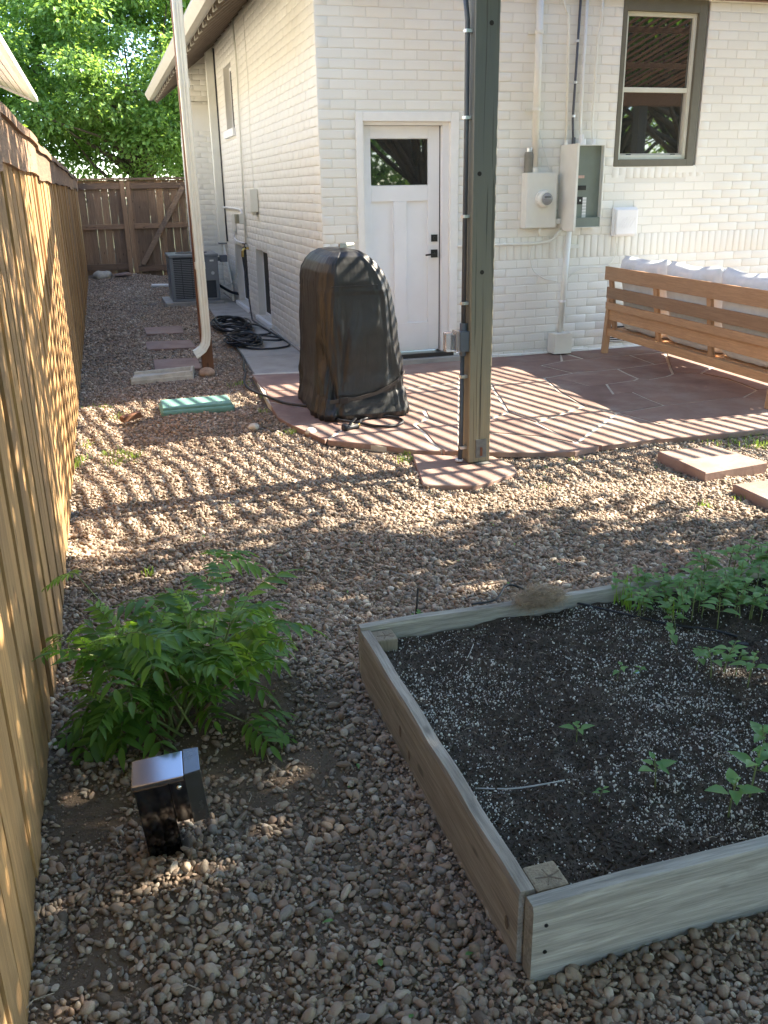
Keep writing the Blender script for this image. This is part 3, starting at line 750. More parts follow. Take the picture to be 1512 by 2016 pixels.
# ------------------------------------------------------------------ patio: mortar bed with flagstones
V_ = dict(P1=(1098, 692), P2=(1106, 711), P3=(1148, 706), P4=(1066, 719), P5=(1128, 734), P6=(1071, 744), P7=(1161, 706), P8=(1239, 699), P9=(1310, 692),
          P10=(1289, 717), P11=(1316, 713), P12=(1216, 726), P13=(1256, 745), P14=(1278, 747), P15=(1312, 741), P16=(1325, 736), P17=(1380, 735), P18=(1431, 746), P19=(1490, 768),
          P20=(1132, 752), P21=(1161, 760), P22=(1194, 756), P23=(1248, 749), P24=(1208, 776), P25=(1245, 772), P26=(1307, 798), P28=(1464, 782), P29=(1512, 789), P30=(1216, 812))
ST = [[(905, 705), (973, 699), (1096, 690), 'P2', 'P4', 'P5', 'P6', (967, 757), (905, 765)],
      ['P1', 'P3', 'P2'], [(1100, 690), (1190, 680), (1310, 670), 'P9', 'P8', 'P7', 'P3'], ['P2', 'P3', 'P7', 'P8', 'P10', 'P12', 'P5', 'P4'],
      ['P8', 'P9', 'P11', 'P10'], ['P6', 'P5', 'P12', 'P13', 'P23', 'P22', 'P21', 'P20'], ['P12', 'P10', 'P11', 'P16', 'P15', 'P14', 'P13'],
      ['P9', (1310, 670), (1420, 658), (1420, 715), 'P17', 'P16', 'P11'], [(1420, 658), (1560, 648), (1560, 770), 'P19', 'P18', 'P17', (1420, 715)],
      ['P22', 'P23', 'P13', 'P14', 'P15', 'P16', 'P17', 'P18', 'P19', 'P28', 'P26', 'P25', 'P24'],
      ['P6', 'P20', 'P21', 'P22', 'P24', 'P25', 'P26', 'P30', (1150, 800), (1100, 770)],
      ['P26', 'P28', 'P29', (1560, 790), (1560, 812), (1300, 835), 'P30'], [(1216, 812), (1300, 835), (1560, 812), (1560, 838), (1512, 845), (1398, 858), (1288, 865), (1186, 878), (1135, 872), (1175, 843)],
      ['P28', 'P19', (1560, 770), (1560, 788), 'P29'],
      [(967, 757), 'P6', (1100, 770), (1150, 800), (1055, 832), (1000, 812)], [(1150, 800), 'P30', (1175, 843), (1135, 872), (1055, 832)],
      [(905, 765), (967, 757), (1000, 812), (967, 825), (905, 832)], [(1000, 812), (1055, 832), (1135, 872), (1069, 860), (967, 852), (905, 858), (905, 832), (967, 825)],
      [(905, 858), (967, 852), (1069, 860), (1135, 872), (1186, 878), (1135, 890), (1069, 892), (967, 891), (905, 890)],
      [(495, 738), (575, 735), (645, 735), (645, 772), (520, 768)], [(645, 735), (800, 716), (905, 705), (905, 752), (800, 765), (645, 772)],
      [(520, 768), (645, 772), (680, 798), (600, 802), (528, 790)], [(645, 772), (800, 765), (905, 752), (905, 808), (835, 808), (800, 812), (680, 798)],
      [(842, 824), (835, 808), (905, 808), (905, 845)], [(817, 836), (842, 824), (905, 845), (905, 888), (874, 890)],
      [(528, 790), (600, 802), (680, 798), (700, 830), (640, 868), (600, 850), (545, 822)], [(680, 798), (800, 812), (835, 808), (842, 824), (817, 836), (874, 890), (815, 888), (750, 878), (640, 868), (700, 830)]]
PATZ = .034
mort = [G(*p, .02) for p in ((488, 737), (518, 795), (545, 826), (600, 853), (640, 871), (740, 884), (815, 891), (905, 892), (1069, 894), (1135, 893), (1186, 880), (1288, 867), (1398, 860), (1575, 840))]
mp_ = [(p.x, p.y) for p in mort]+[(5.6, -3.1), (5.6, .0), (0, 0)]
mb = MB(); mb.prism(offset_poly(mp_, -.04), -.03, .030); pat = tag(mb.build('patio', M['mortar']), kind='structure')
for poly in ST:
    pts_ = [V_[p] if isinstance(p, str) else p for p in poly]
    q = [G(*p, PATZ) for p in pts_]
    q = [(min(p.x, 5.5), min(p.y, -.012 if p.x > .33 and p.x < 1.3 else -.026)) for p in q]
    # wobble the outline
    r_ = []
    for i in range(len(q)):
        a = Vector(q[i]); b = Vector(q[(i+1) % len(q)]); L = (b-a).length
        if L < .02: continue
        r_.append((a.x, a.y)); nseg = max(1, int(L/.22))
        nrm = Vector((-(b-a).y, (b-a).x)).normalized()
        for k in range(1, nseg):
            p = a.lerp(b, k/nseg); o_ = (float(vnoise(p.x*4, p.y*4))-.5)*.035
            p = p+Vector((o_*.8, o_)); r_.append((p.x, p.y))
    r_ = offset_poly(r_, -random.uniform(.008, .014))
    mb = MB(); zt = PATZ+random.uniform(-.003, .004)
    mb.prism(r_, .0, zt, bev=.004); mb.build('flagstone', M['sandstone'], pat)
for x0_, x1_, y0_, y1_ in ((3.9, 5.5, -1.5, -.05), (4.2, 5.5, -3.0, -1.53)):
    mb = MB(); mb.prism([(x0_, y0_), (x1_, y0_), (x1_, y1_), (x0_, y1_)], 0, PATZ, bev=.004); mb.build('flagstone', M['sandstone'], pat)
# pad under the pergola post
pp = [G(*p, .036) for p in ((812, 890), (905, 894), (970, 894), (1012, 912), (1018, 926), (960, 946), (930, 952), (833, 950))]
mb = MB(); mb.prism([(p.x, p.y) for p in pp], -.03, .024, bev=.005)
tag(mb.build('stone_pad', M['sandstone']), 'sandstone slab under the grey olive pergola post', 'stone slab')
# concrete walk along the side wall
wk = MB()
walk = thing('walkway', 'x', 'x', (-.3, 3, 0)); del walk['label']; del walk['category']; walk['kind'] = 'structure'
ys_ = [.02, 1.0, 2.05, 3.15, 4.3, 5.25, 7.3]
for a, b in zip(ys_, ys_[1:]):
    xa = -.68+.035*a; xb = -.68+.035*b
    mb = MB(); mb.prism([(xa, a+.006), (-.03, a+.006), (-.03, b-.006), (xb, b-.006)], -.06, .018+random.uniform(-.002, .002), bev=.006); mb.build('slab', M['concrete'], walk)
# stepping stones
sl = ['farthest of the three red stepping stones in the side yard gravel', 'middle one of the three red stepping stones in the side yard gravel', 'nearest of the three red stepping stones, just behind the splash block']
for (pl, lb) in zip((((283, 645), (357, 641), (362, 655), (288, 658)), ((284, 673), (374, 669), (387, 684), (290, 688)), ((302, 708), (388, 704), (397, 725), (305, 730))), sl):
    q = [G(*p, .02) for p in pl]; mb = MB(); mb.prism([(p.x, p.y) for p in q], -.03, .022, bev=.005)
    tag(mb.build('stepping_stone', M['sandstone']), lb, 'stepping stone', 'red stepping stones in the side yard')
for pl, lb in ((((1296, 884), (1408, 873), (1512, 905), (1390, 926)), 'thick square red paver in the gravel just in front of the patio edge'),
               (((1444, 948), (1540, 936), (1640, 975), (1560, 1000)), 'red paver cut by the right picture edge, nearer the raised bed')):
    q = [G(*p, .075) for p in pl]; mb = MB(); mb.prism([(p.x, p.y) for p in q], -.02, .06, bev=.006)
    tag(mb.build('paver', M['sandstone']), lb, 'paver', 'red pavers in the gravel')

# ------------------------------------------------------------------ raised bed
BX0, BY0, BY1, BX1, BH = -1.235, -6.88, -5.56, 1.6, .265
bed = thing('raised_bed', 'weathered plank raised garden bed filled with dark potting soil', 'garden bed', (-.2, -6.2, 0))
def plank(name, p0, p1, th, z0, z1, mat, along):       # plank with rounded top edge and slight warp
    n = 26; vs = []; p0 = Vector(p0); p1 = Vector(p1); d = (p1-p0).normalized(); sdv = Vector((d.y, -d.x, 0))
    prof = [(-.5, 0), (-.5, .94), (-.40, 1), (.40, 1), (.5, .94), (.5, 0)]
    for i in range(n+1):
        c_ = p0.lerp(p1, i/n); e = .003*math.sin(i*.9+z1*50)+random.uniform(-.0012, .0012)
        for a, b in prof: vs.append((c_.x+sdv.x*a*th, c_.y+sdv.y*a*th, z0+(z1-z0)*b+e*(b > .5)))
    m_ = len(prof)
    fs = [(i*m_+j, i*m_+(j+1) % m_, (i+1)*m_+(j+1) % m_, (i+1)*m_+j) for i in range(n) for j in range(m_)]+[tuple(range(m_)), tuple(n*m_+j for j in range(m_))[::-1]]
    mb = MB(); mb.add(vs, fs); return mb.build(name, mat, bed)
pf = plank('plank', (-1.235, -6.867, 0), (BX1, -6.85, 0), .038, .02, .252, M['bedwood'], 'x')
pl_ = plank('plank', (-1.226, -6.838, 0), (-1.226, -5.62, 0), .038, .02, .252, M['bedwoody'], 'y')
pk = plank('plank', (-1.235, -5.575, 0), (BX1, -5.59, 0), .036, .02, .248, M['bedwood'], 'x')
mb = MB(); mb.box(BX1, BX1+.04, -6.84, -5.6, .02, .25); mb.build('plank', M['bedwoody'], bed, bevel=.004)
for (a, b, h) in ((-1.205, -6.842, .247), (-1.205, -5.672, .232)):
    mb = MB(); mb.box(a, a+.075, b, b+.075, -.02, h); o = mb.build('corner_post', M['bedpost'], bed, bevel=.006)
    mb = MB()
    for k in range(5):
        an = k*1.3+.4; mb.bar((a+.042, b+.032, h+.0008), (a+.042+.03*math.cos(an), b+.032+.024*math.sin(an), h+.0008), .003, .0006)
    mb.build('check_crack', M['knot'], o)
def knot(x, y, z, nrm, r1, r2, parent):
    mb = MB()
    for k, (s1, mt) in enumerate(((1.0, 0),)):
        n = 14; nv = Vector(nrm); u_ = Vector((0, 0, 1)) if abs(nv.z) < .5 else Vector((1, 0, 0)); w2 = nv.cross(u_)
        vs = [Vector((x, y, z))+nv*.0008+w2*math.cos(2*PI*i/n)*r1*(1+.1*math.sin(3*i))+u_*math.sin(2*PI*i/n)*r2 for i in range(n)]
        mb.add(vs, [tuple(range(n))])
    mb.build('knot', M['knot'], parent, fixn=False)
knot(-.82, -6.8815, .165, (0, -1, 0), .013, .008, pf); knot(-.93, -6.883, .10, (0, -1, 0), .012, .008, pf)
knot(-1.2465, -6.79, .13, (-1, 0, 0), .010, .018, pl_); knot(-1.2465, -6.05, .14, (-1, 0, 0), .010, .02, pl_); knot(-1.2465, -6.13, .11, (-1, 0, 0), .009, .016, pl_)
for (xx, zz) in ((-1.205, .20), (-1.205, .13)):
    mb = MB(); mb.tube([(xx, -6.888, zz), (xx, -6.87, zz)], .0045, 10); mb.build('screw_head', M['blackmetal'], pf)
# soil
def hs(x, y): return .196+(fbm(np.asarray(x)*3, np.asarray(y)*3)-.47)*.035+(fbm(np.asarray(x)*14, np.asarray(y)*14)-.47)*.040
nx, ny = 260, 130
xs = np.linspace(-1.21, 1.6, nx); ys = np.linspace(-6.878, -5.6, ny); XX, YY = np.meshgrid(xs, ys, indexing='ij')
V = np.stack([XX, YY, hs(XX, YY)], -1).reshape(-1, 3); ii = (np.arange(nx-1)[:, None]*ny+np.arange(ny-1)[None]).ravel()
so = fastmesh('soil', V, np.stack([ii, ii+ny, ii+ny+1, ii+1], -1), M['soil'], bed, smooth=True)

# scatter of small stones by geometry nodes: points carry scale, rotation, tone and variant
def scatter(name, P, S, Rv, tone, mat, sub=2, nvar=4, parent=None, squash=(1, .78, .55), rough_=.35, seed=0):
    me = bpy.data.meshes.new(name); me.vertices.add(len(P)); me.vertices.foreach_set('co', P.astype(np.float32).ravel())
    a = me.attributes.new('sc', 'FLOAT_VECTOR', 'POINT'); a.data.foreach_set('vector', S.astype(np.float32).ravel())
    a = me.attributes.new('rt', 'FLOAT_VECTOR', 'POINT'); a.data.foreach_set('vector', Rv.astype(np.float32).ravel())
    a = me.attributes.new('tone', 'FLOAT', 'POINT'); a.data.foreach_set('value', tone.astype(np.float32))
    a = me.attributes.new('vi', 'INT', 'POINT'); a.data.foreach_set('value', RNG.integers(0, nvar, len(P)).astype(np.int32))
    me.materials.append(mat)
    o = bpy.data.objects.new(name, me); C.objects.link(o)
    ng = bpy.data.node_groups.new(name+'_nodes', 'GeometryNodeTree')
    ng.interface.new_socket('Geometry', in_out='INPUT', socket_type='NodeSocketGeometry')
    ng.interface.new_socket('Geometry', in_out='OUTPUT', socket_type='NodeSocketGeometry')
    N = ng.nodes; Lk = ng.links.new
    gi = N.new('NodeGroupInput'); go = N.new('NodeGroupOutput')
    iop = N.new('GeometryNodeInstanceOnPoints')
    g2i = N.new('GeometryNodeGeometryToInstance')
    for k in range(nvar):
        ico = N.new('GeometryNodeMeshIcoSphere'); ico.inputs['Subdivisions'].default_value = sub; ico.inputs['Radius'].default_value = 1
        sp_ = N.new('GeometryNodeSetPosition'); no = N.new('ShaderNodeTexNoise'); no.noise_dimensions = '4D'
        no.inputs['Scale'].default_value = .85; no.inputs['W'].default_value = k*7.3+seed; no.inputs['Detail'].default_value = 1
        sb = N.new('ShaderNodeVectorMath'); sb.operation = 'SUBTRACT'; sb.inputs[1].default_value = (.5, .5, .5)
        mu = N.new('ShaderNodeVectorMath'); mu.operation = 'SCALE'; mu.inputs['Scale'].default_value = rough_*3
        Lk(no.outputs['Color'], sb.inputs[0]); Lk(sb.outputs[0], mu.inputs[0]); Lk(ico.outputs[0], sp_.inputs[0]); Lk(mu.outputs[0], sp_.inputs['Offset'])
        tr = N.new('GeometryNodeTransform'); tr.inputs['Scale'].default_value = squash; Lk(sp_.outputs[0], tr.inputs[0])
        ss = N.new('GeometryNodeSetShadeSmooth'); Lk(tr.outputs[0], ss.inputs[0])
        sm = N.new('GeometryNodeSetMaterial'); sm.inputs['Material'].default_value = mat; Lk(ss.outputs[0], sm.inputs[0])
        Lk(sm.outputs[0], g2i.inputs[0])
    Lk(gi.outputs[0], iop.inputs['Points']); Lk(g2i.outputs[0], iop.inputs['Instance']); iop.inputs['Pick Instance'].default_value = True
    def attr(nm, dt):
        q = N.new('GeometryNodeInputNamedAttribute'); q.data_type = dt; q.inputs['Name'].default_value = nm; return q.outputs[0]
    Lk(attr('vi', 'INT'), iop.inputs['Instance Index']); Lk(attr('sc', 'FLOAT_VECTOR'), iop.inputs['Scale'])
    e2r = N.new('FunctionNodeEulerToRotation'); Lk(attr('rt', 'FLOAT_VECTOR'), e2r.inputs[0]); Lk(e2r.outputs[0], iop.inputs['Rotation'])
    Lk(iop.outputs[0], go.inputs[0])
    md = o.modifiers.new('scatter', 'NODES'); md.node_group = ng
    o['kind'] = 'stuff'
    if parent is not None: o.parent = parent; o.matrix_parent_inverse = world_of(parent).inverted()
    return o
def inpoly(px_, py_, poly):
    c_ = np.zeros(len(px_), bool); n = len(poly); j = n-1
    for i in range(n):
        xi, yi = poly[i]; xj, yj = poly[j]
        c_ ^= ((yi > py_) != (yj > py_)) & (px_ < (xj-xi)*(py_-yi)/(yj-yi+1e-12)+xi); j = i
    return c_
def grid(x0, x1, y0, y1, s_):
    gx, gy = np.meshgrid(np.arange(x0, x1, s_), np.arange(y0, y1, s_), indexing='ij')
    n = gx.size; return gx.ravel()+RNG.uniform(-.5, .5, n)*s_, gy.ravel()+RNG.uniform(-.5, .5, n)*s_
gx, gy = [], []
for (x0_, x1_, y0_, y1_, s_) in ((-2.25, 1.9, -7.6, -4.6, .0105), (-2.25, 3.3, -4.6, -2.8, .0112), (-2.25, -.4, -2.8, .6, .0135), (-2.25, -.2, .6, 11.3, .018), (1.9, 3.3, -7.6, -4.6, .03)):
    a, b = grid(x0_, x1_, y0_, y1_, s_); gx.append(a); gy.append(b)
gx = np.concatenate(gx); gy = np.concatenate(gy)
keep = ~inpoly(gx, gy, offset_poly(mp_, -.005))
padp = [(p.x, p.y) for p in pp]; keep &= ~inpoly(gx, gy, padp)
keep &= ~((gx > -1.235) & (gx < BX1) & (gy > -6.888) & (gy < -5.56))
keep &= ~((gy > .02) & (gy < 7.3) & (gx > -.69+.035*gy))
keep &= ~((gy > 0) & (gx > -.02)); keep &= ~((gx > -.35) & (gy > 7.3) & (gy < 9.3))
keep &= ~((gx > -1.6) & (gx < -1.04) & (gy > -1.17) & (gy < -.85))
keep &= ~((gx > -1.09-.0) & (gx < -.23) & (gy > 5.85) & (gy < 6.85))
for pl in ((((283, 645), (357, 641), (362, 655), (288, 658))), (((284, 673), (374, 669), (387, 684), (290, 688))), (((302, 708), (388, 704), (397, 725), (305, 730)))):
    q = [G(*p, .02) for p in pl]; keep &= ~inpoly(gx, gy, [(p.x, p.y) for p in q])
for pl in (((1296, 884), (1408, 873), (1512, 905), (1390, 926)), ((1444, 948), (1540, 936), (1640, 975), (1560, 1000))):
    q = [G(*p, .075) for p in pl]; keep &= ~inpoly(gx, gy, [(p.x, p.y) for p in q])
# dirt shows through in places
dens = np.clip(.97 - 0*gx, 0, 1)
dirt = np.exp(-(((gx+1.78)/.42)**2+((gy+5.75)/.38)**2))*1.15
dirt += np.exp(-(((gx+1.55)/.16)**2+((gy+6.0)/.45)**2))*.9
dirt += np.exp(-(((gx+2.14)/.12)**2+((gy+6.3)/.8)**2))*.9
dirt += np.exp(-(((gx+1.8)/.35)**2+((gy+6.62)/.14)**2))*.35
dirt += np.exp(-(((gx+1.35)/.10)**2+((gy+5.5)/.3)**2))*.35
dirt -= np.exp(-(((gx+1.93)/.20)**2+((gy+6.36)/.12)**2))*1.0
dens = dens - np.clip(dirt, 0, 1)*.68*(.35+1.2*vnoise(gx*9, gy*9)) - np.clip(fbm(gx*2.2+30, gy*2.2)-.6, 0, 1)*2.2
keep &= RNG.random(len(gx)) < dens
gx = gx[keep]; gy = gy[keep]; n = len(gx)
size = np.clip(RNG.lognormal(math.log(.0061), .48, n), .0026, .0165)
size *= np.where(gy > .6, 1.35, 1.0)
P = np.stack([gx, gy, hg(gx, gy)+size*.25+RNG.uniform(-.003, .006, n)], -1)
S = np.stack([size*RNG.uniform(.8, 1.45, n), size*RNG.uniform(.75, 1.15, n), size*RNG.uniform(.6, 1.3, n)], -1)
Rv = np.stack([RNG.normal(0, .45, n), RNG.normal(0, .45, n), RNG.uniform(0, 6.28, n)], -1)
tone = np.clip(RNG.beta(1.15, 1.15, n)+.12*(vnoise(gx*2, gy*2)-.5), 0, 1)
scatter('gravel', P, S, Rv, tone, M['pebble'], sub=2, nvar=8, squash=(1, .80, .60), rough_=.42)
# second thin layer of loose larger pebbles
k = RNG.random(n) < .02; k &= gy < -2
P2 = P[k]+np.array([0, 0, .007]); sz2 = np.clip(size[k]*1.5, .008, .0145)
scatter('loose_pebbles', P2, np.stack([sz2]*3, -1)*RNG.uniform(.85, 1.15, (k.sum(), 3)), Rv[k]+1, RNG.random(k.sum()), M['pebble'], sub=3, nvar=4, squash=(1, .8, .62), rough_=.22, seed=3)
# grit over the bare dirt
a, b = grid(-2.24, -1.22, -7.6, -4.9, .0075); n = len(a)
k = RNG.random(n) < .55*fbm(a*6, b*6)+.1; k &= ~((a > -1.26) & (b > -6.9)); a = a[k]; b = b[k]; n = len(a)
sz = np.clip(RNG.lognormal(math.log(.0021), .5, n), .001, .006)
scatter('grit', np.stack([a, b, hg(a, b)+sz*.3], -1), np.stack([sz]*3, -1)*RNG.uniform(.7, 1.3, (n, 3)), RNG.uniform(0, 6.28, (n, 3)), np.clip(RNG.random(n)*.5, 0, 1), M['pebble'], sub=1, nvar=3, rough_=.3, seed=29)
# perlite and compost crumbs
a, b = grid(-1.2, 1.2, -6.84, -5.61, .0052)
kk = RNG.random(len(a)) < (.05+np.clip(fbm(a*4, b*4)-.25, 0, 1)*1.5)*.8*(.55+.9*vnoise(a*22, b*22))
a = a[kk]; b = b[kk]; n = len(a); sz = np.clip(RNG.lognormal(math.log(.0016), .6, n), .0006, .0048)
P = np.stack([a, b, hs(a, b)+sz*.4+.0012], -1)
scatter('perlite', P, np.stack([sz]*3, -1)*RNG.uniform(.7, 1.3, (n, 3)), RNG.uniform(0, 6.28, (n, 3)), RNG.random(n), M['perlite'], sub=1, nvar=3, parent=bed, rough_=.3, seed=9)
a, b = grid(-1.2, 1.2, -6.87, -5.61, .009); n = len(a); sz = np.clip(RNG.lognormal(math.log(.0032), .45, n), .0012, .009)
P = np.stack([a, b, hs(a, b)+sz*.2], -1)
scatter('compost_crumbs', P, np.stack([sz*1.5, sz*.8, sz*.7], -1), RNG.uniform(0, 6.28, (n, 3)), RNG.random(n), M['crumb'], sub=1, nvar=3, parent=bed, rough_=.45, seed=19)
# fibres in the soil
mb = MB()
for k in range(260):
    x = random.uniform(-1.15, .6); y = random.uniform(-6.82, -5.66); z = float(hs(x, y))+.003; an = random.uniform(0, 6.28); L = random.uniform(.008, .03)
    c_ = random.uniform(-1, 1)*.3
    mb.tube([(x, y, z), (x+math.cos(an)*L/2, y+math.sin(an)*L/2, z+.004), (x+math.cos(an+c_)*L, y+math.sin(an+c_)*L, z)], .0007, 4)
o = mb.build('straw_fibres', M['twig'], bed, fixn=False); o['kind'] = 'stuff'

# ------------------------------------------------------------------ things on the patio wall
t = thing('meter_box', 'white electric meter cabinet with a round glass meter left of the open breaker panel', 'meter box', (2.1, 0, 1.25))
mb = MB(); mb.box(1.945, 2.262, -.118, -.006, 1.25, 1.745); mb.box(1.952, 2.255, -.123, -.118, 1.257, 1.738); mb.build('housing', M['offwhite'], t, bevel=.004)
mb = MB(); cx_, cz_ = 2.118, 1.512
mb.tube([(cx_, -.118, cz_), (cx_, -.150, cz_)], .083, 28); mb.tube([(cx_, -.15, cz_), (cx_, -.205, cz_)], .072, 28, radii=[.076, .066]); mb.build('meter_ring', M['offwhite'], t, bevel=.004)
mb = MB(); mb.tube([(cx_, -.2055, cz_), (cx_, -.212, cz_)], .052, 24); mg = mb.build('meter_face', M['paper'], t)
mb = MB(); mb.box(cx_-.03, cx_+.03, -.2135, -.2122, cz_+.008, cz_+.024); mb.build('display', M['breaker'], mg)
mb = MB(); mb.ball((cx_, -.205, cz_), .056, 20, 10, (1, .45, 1)); mb.build('glass_dome', M['clear'], t, smooth=True)
mb = MB(); mb.box(2.10, 2.12, -.11, -.09, 1.19, 1.25); mb.build('seal_tag', M['offwhite'], t, bevel=.002)
mb = MB(); mb.box(2.262, 2.33, -.09, -.03, 1.28, 1.33); mb.build('side_nipple', M['offwhite'], t, bevel=.004)

t = thing('service_mast', 'thick white service pipe rising from the meter cabinet', 'pipe', (2.04, 0, 1.745))
mb = MB(); mb.tube([(2.045, -.06, 1.745), (2.04, -.06, 3.42)], .033, 18); mb.build('mast_tube', M['offwhite'], t, smooth=True)
mb = MB(); mb.tube([(2.045, -.06, 1.745), (2.045, -.06, 1.79)], .043, 18); mb.build('hub', M['offwhite'], t, bevel=.003)
for z in (2.92, 2.285):
    mb = MB(); mb.tube([(2.042, -.06, z-.014), (2.042, -.06, z+.014)], .040, 18); mb.box(1.955, 2.13, -.018, -.006, z-.016, z+.016); mb.build('strap', M['zinc'] if z > 3 else M['offwhite'], t, bevel=.002)

t = thing('breaker_panel', 'grey green breaker panel with its white door swung open', 'electrical panel', (2.5, 0, 1.23))
X0, X1, Z0, Z1 = 2.335, 2.742, 1.24, 1.985
mb = MB(); mb.box(X0, X0+.008, -.125, -.006, Z0, Z1); mb.box(X1-.008, X1, -.125, -.006, Z0, Z1); mb.box(X0+.008, X1-.008, -.125, -.006, Z1-.008, Z1); mb.box(X0+.008, X1-.008, -.125, -.006, Z0, Z0+.008); mb.build('cabinet', M['offwhite'], t, bevel=.002)
mb = MB(); mb.box(X0+.008, X1-.008, -.07, -.012, Z0+.008, Z1-.008); mb.build('inner_cover', M['panelgrey'], t)
mb = MB(); mb.box(X0+.008, X1-.008, -.118, -.07, Z0+.008, Z0+.095); mb.build('lower_cover', M['panelgrey'], t, bevel=.003)
mb = MB(); mb.box(X0-.004, X0+.008, -.335, -.13, Z0-.02, Z1+.0); mb.box(X0-.004, X0+.02, -.342, -.335, Z0-.02, Z1); mb.build('panel_door', M['offwhite'], t, bevel=.003)
mb = MB(); mb.box(2.50, 2.565, -.078, -.0705, 1.69, 1.715); mb.build('latch_plate', simple('pink_tag', (.55, .36, .28), .6), t, bevel=.001)
bl = [(2.46, 2.59, 1.583, 1.625), (2.50, 2.56, 1.455, 1.525), (2.50, 2.555, 1.275, 1.325), (2.44, 2.488, 1.42, 1.525), (2.44, 2.485, 1.262, 1.29)]
for a, b, c_, d_ in bl:
    mb = MB(); mb.box(a, b, -.078, -.0705, c_, d_); o = mb.build('breaker', M['breaker'], t, bevel=.0015)
    mb = MB(); mb.box((a+b)/2-.006, (a+b)/2+.006, -.088, -.0785, (c_+d_)/2-.008, (c_+d_)/2+.008); mb.build('breaker_switch', M['paper'] if b-a < .065 and c_ > 1.3 else M['blackmetal'], o, bevel=.001)
for k in range(9):
    mb = MB(); mb.box(2.562, 2.602, -.0735, -.0705, 1.275+k*.0275, 1.298+k*.0275); mb.build('circuit_label', M['paper'], t)

def pipe(name, label, pts, r, mat, parts=()):
    t = thing(name, label, 'conduit', pts[0]); mb = MB()
    P_ = []
    for i in range(len(pts)):         # rounded bends
        if 0 < i < len(pts)-1:
            a, b, c_ = map(Vector, pts[i-1:i+2]); d = min((b-a).length, (c_-b).length, .12)*.5
            p, q = b+(a-b).normalized()*d, b+(c_-b).normalized()*d
            for k in range(6):
                s_ = k/5; P_.append((p*(1-s_)**2+b*2*s_*(1-s_)+q*s_*s_))
        else: P_.append(Vector(pts[i]))
    mb.tube(P_, r, 10); mb.build('conduit_tube', mat, t, smooth=True)
    for (p, d, rr, ln, mt) in parts:
        mb = MB(); p = Vector(p); d = Vector(d); mb.tube([p-d*ln/2, p+d*ln/2], rr, 12); mb.build('fitting', mt, t, bevel=.001)
    return t
Zu = (0, 0, 1)
pipe('conduit', 'leftmost thin cream conduit into the breaker panel top, bent at its upper end', [(2.365, -.05, 1.985), (2.345, -.03, 3.07), (2.30, -.03, 3.12), (2.26, -.03, 3.3)], .0105, M['offwhite'], [((2.365, -.05, 2.0), Zu, .018, .05, M['offwhite'])])
pipe('conduit', 'dark grey conduit into the breaker panel top', [(2.445, -.05, 1.985), (2.435, -.03, 2.2), (2.455, -.03, 3.3)], .0115, M['conduitdark'], [((2.445, -.05, 2.02), Zu, .019, .06, M['conduitdark'])]+[((2.438+z*.0, -.032, z), Zu, .0165, .022, M['zinc']) for z in (2.235, 2.52, 2.86)])
pipe('conduit', 'cream conduit with a fat white fitting on the breaker panel top', [(2.535, -.05, 1.985), (2.515, -.03, 2.15), (2.52, -.03, 3.3)], .0145, M['offwhite'], [((2.535, -.05, 2.012), Zu, .036, .05, M['trimwhite']), ((2.53, -.047, 2.055), Zu, .022, .04, M['trimwhite'])])
pipe('conduit', 'rightmost thin cream conduit into the breaker panel top', [(2.655, -.05, 1.985), (2.640, -.03, 2.12), (2.648, -.03, 2.9), (2.675, -.03, 3.0), (2.68, -.03, 3.3)], .011, M['offwhite'], [((2.655, -.05, 2.01), Zu, .02, .05, M['trimwhite']), ((2.645, -.035, 2.52), Zu, .016, .02, M['offwhite'])])
pipe('conduit', 'horizontal cream conduit curving up into the breaker panel from the left', [(1.30, -.03, 1.105), (2.12, -.03, 1.105), (2.27, -.05, 1.125), (2.355, -.06, 1.24)], .0135, M['offwhite'], [((1.78, -.03, 1.105), (1, 0, 0), .018, .02, M['offwhite'])])
pipe('conduit', 'thick white pipe dropping from the breaker panel to a white box on the ground', [(2.425, -.09, 1.24), (2.385, -.08, .24)], .028, M['offwhite'], [((2.392, -.082, .55), Zu, .036, .022, M['trimwhite'])])
t = thing('pipe_bracket', 'small white strut bracket right of the thick pipe below the breaker panel', 'bracket', (2.5, 0, 1.07)); mb = MB(); mb.box(2.455, 2.56, -.055, -.004, 1.05, 1.082); mb.build('strut', M['offwhite'], t, bevel=.003)
t = thing('ground_box', 'white metal box at the foot of the wall pipe', 'junction box', (2.37, -.1, .03)); mb = MB(); mb.box(2.285, 2.475, -.175, -.02, .045, .245); mb.build('box_shell', M['offwhite'], t, bevel=.003)
mb = MB(); mb.box(2.289, 2.471, -.181, -.1755, .05, .241); mb.build('front_cover', M['offwhite'], t, bevel=.001)
t = thing('network_box', 'rounded square white plastic box on the wall below the window', 'utility box', (3.06, 0, 1.28))
mb = MB(); mb.box(2.925, 3.195, -.05, -.005, 1.143, 1.418); mb.build('back_shell', M['trimwhite'], t, bevel=.03, segs=4)
mb = MB(); mb.box(2.938, 3.182, -.085, -.045, 1.157, 1.404); cv = mb.build('box_cover', M['trimwhite'], t, bevel=.028, segs=4)
for k in range(5):
    mb = MB(); o_ = (k-2)*.03; L = .06-abs(k-2)*.009; mb.bar((3.065+o_-L*.6, -.0862, 1.275-L), (3.065+o_+L*.6, -.0862, 1.275+L), .006, .004, up=(0, 1, 0)); mb.build('embossed_rib', M['trimwhite'], cv, bevel=.001)
t = thing('travel_flask', 'khaki flask standing on the electric meter cabinet', 'flask', (1.985, -.06, 1.745))
mb = MB(); mb.tube([(1.985, -.06, 1.748), (1.985, -.06, 1.9), (1.985, -.06, 1.925)], .042, 20, radii=[.042, .042, .036]); mb.build('flask_body', M['flask'], t, bevel=.003)
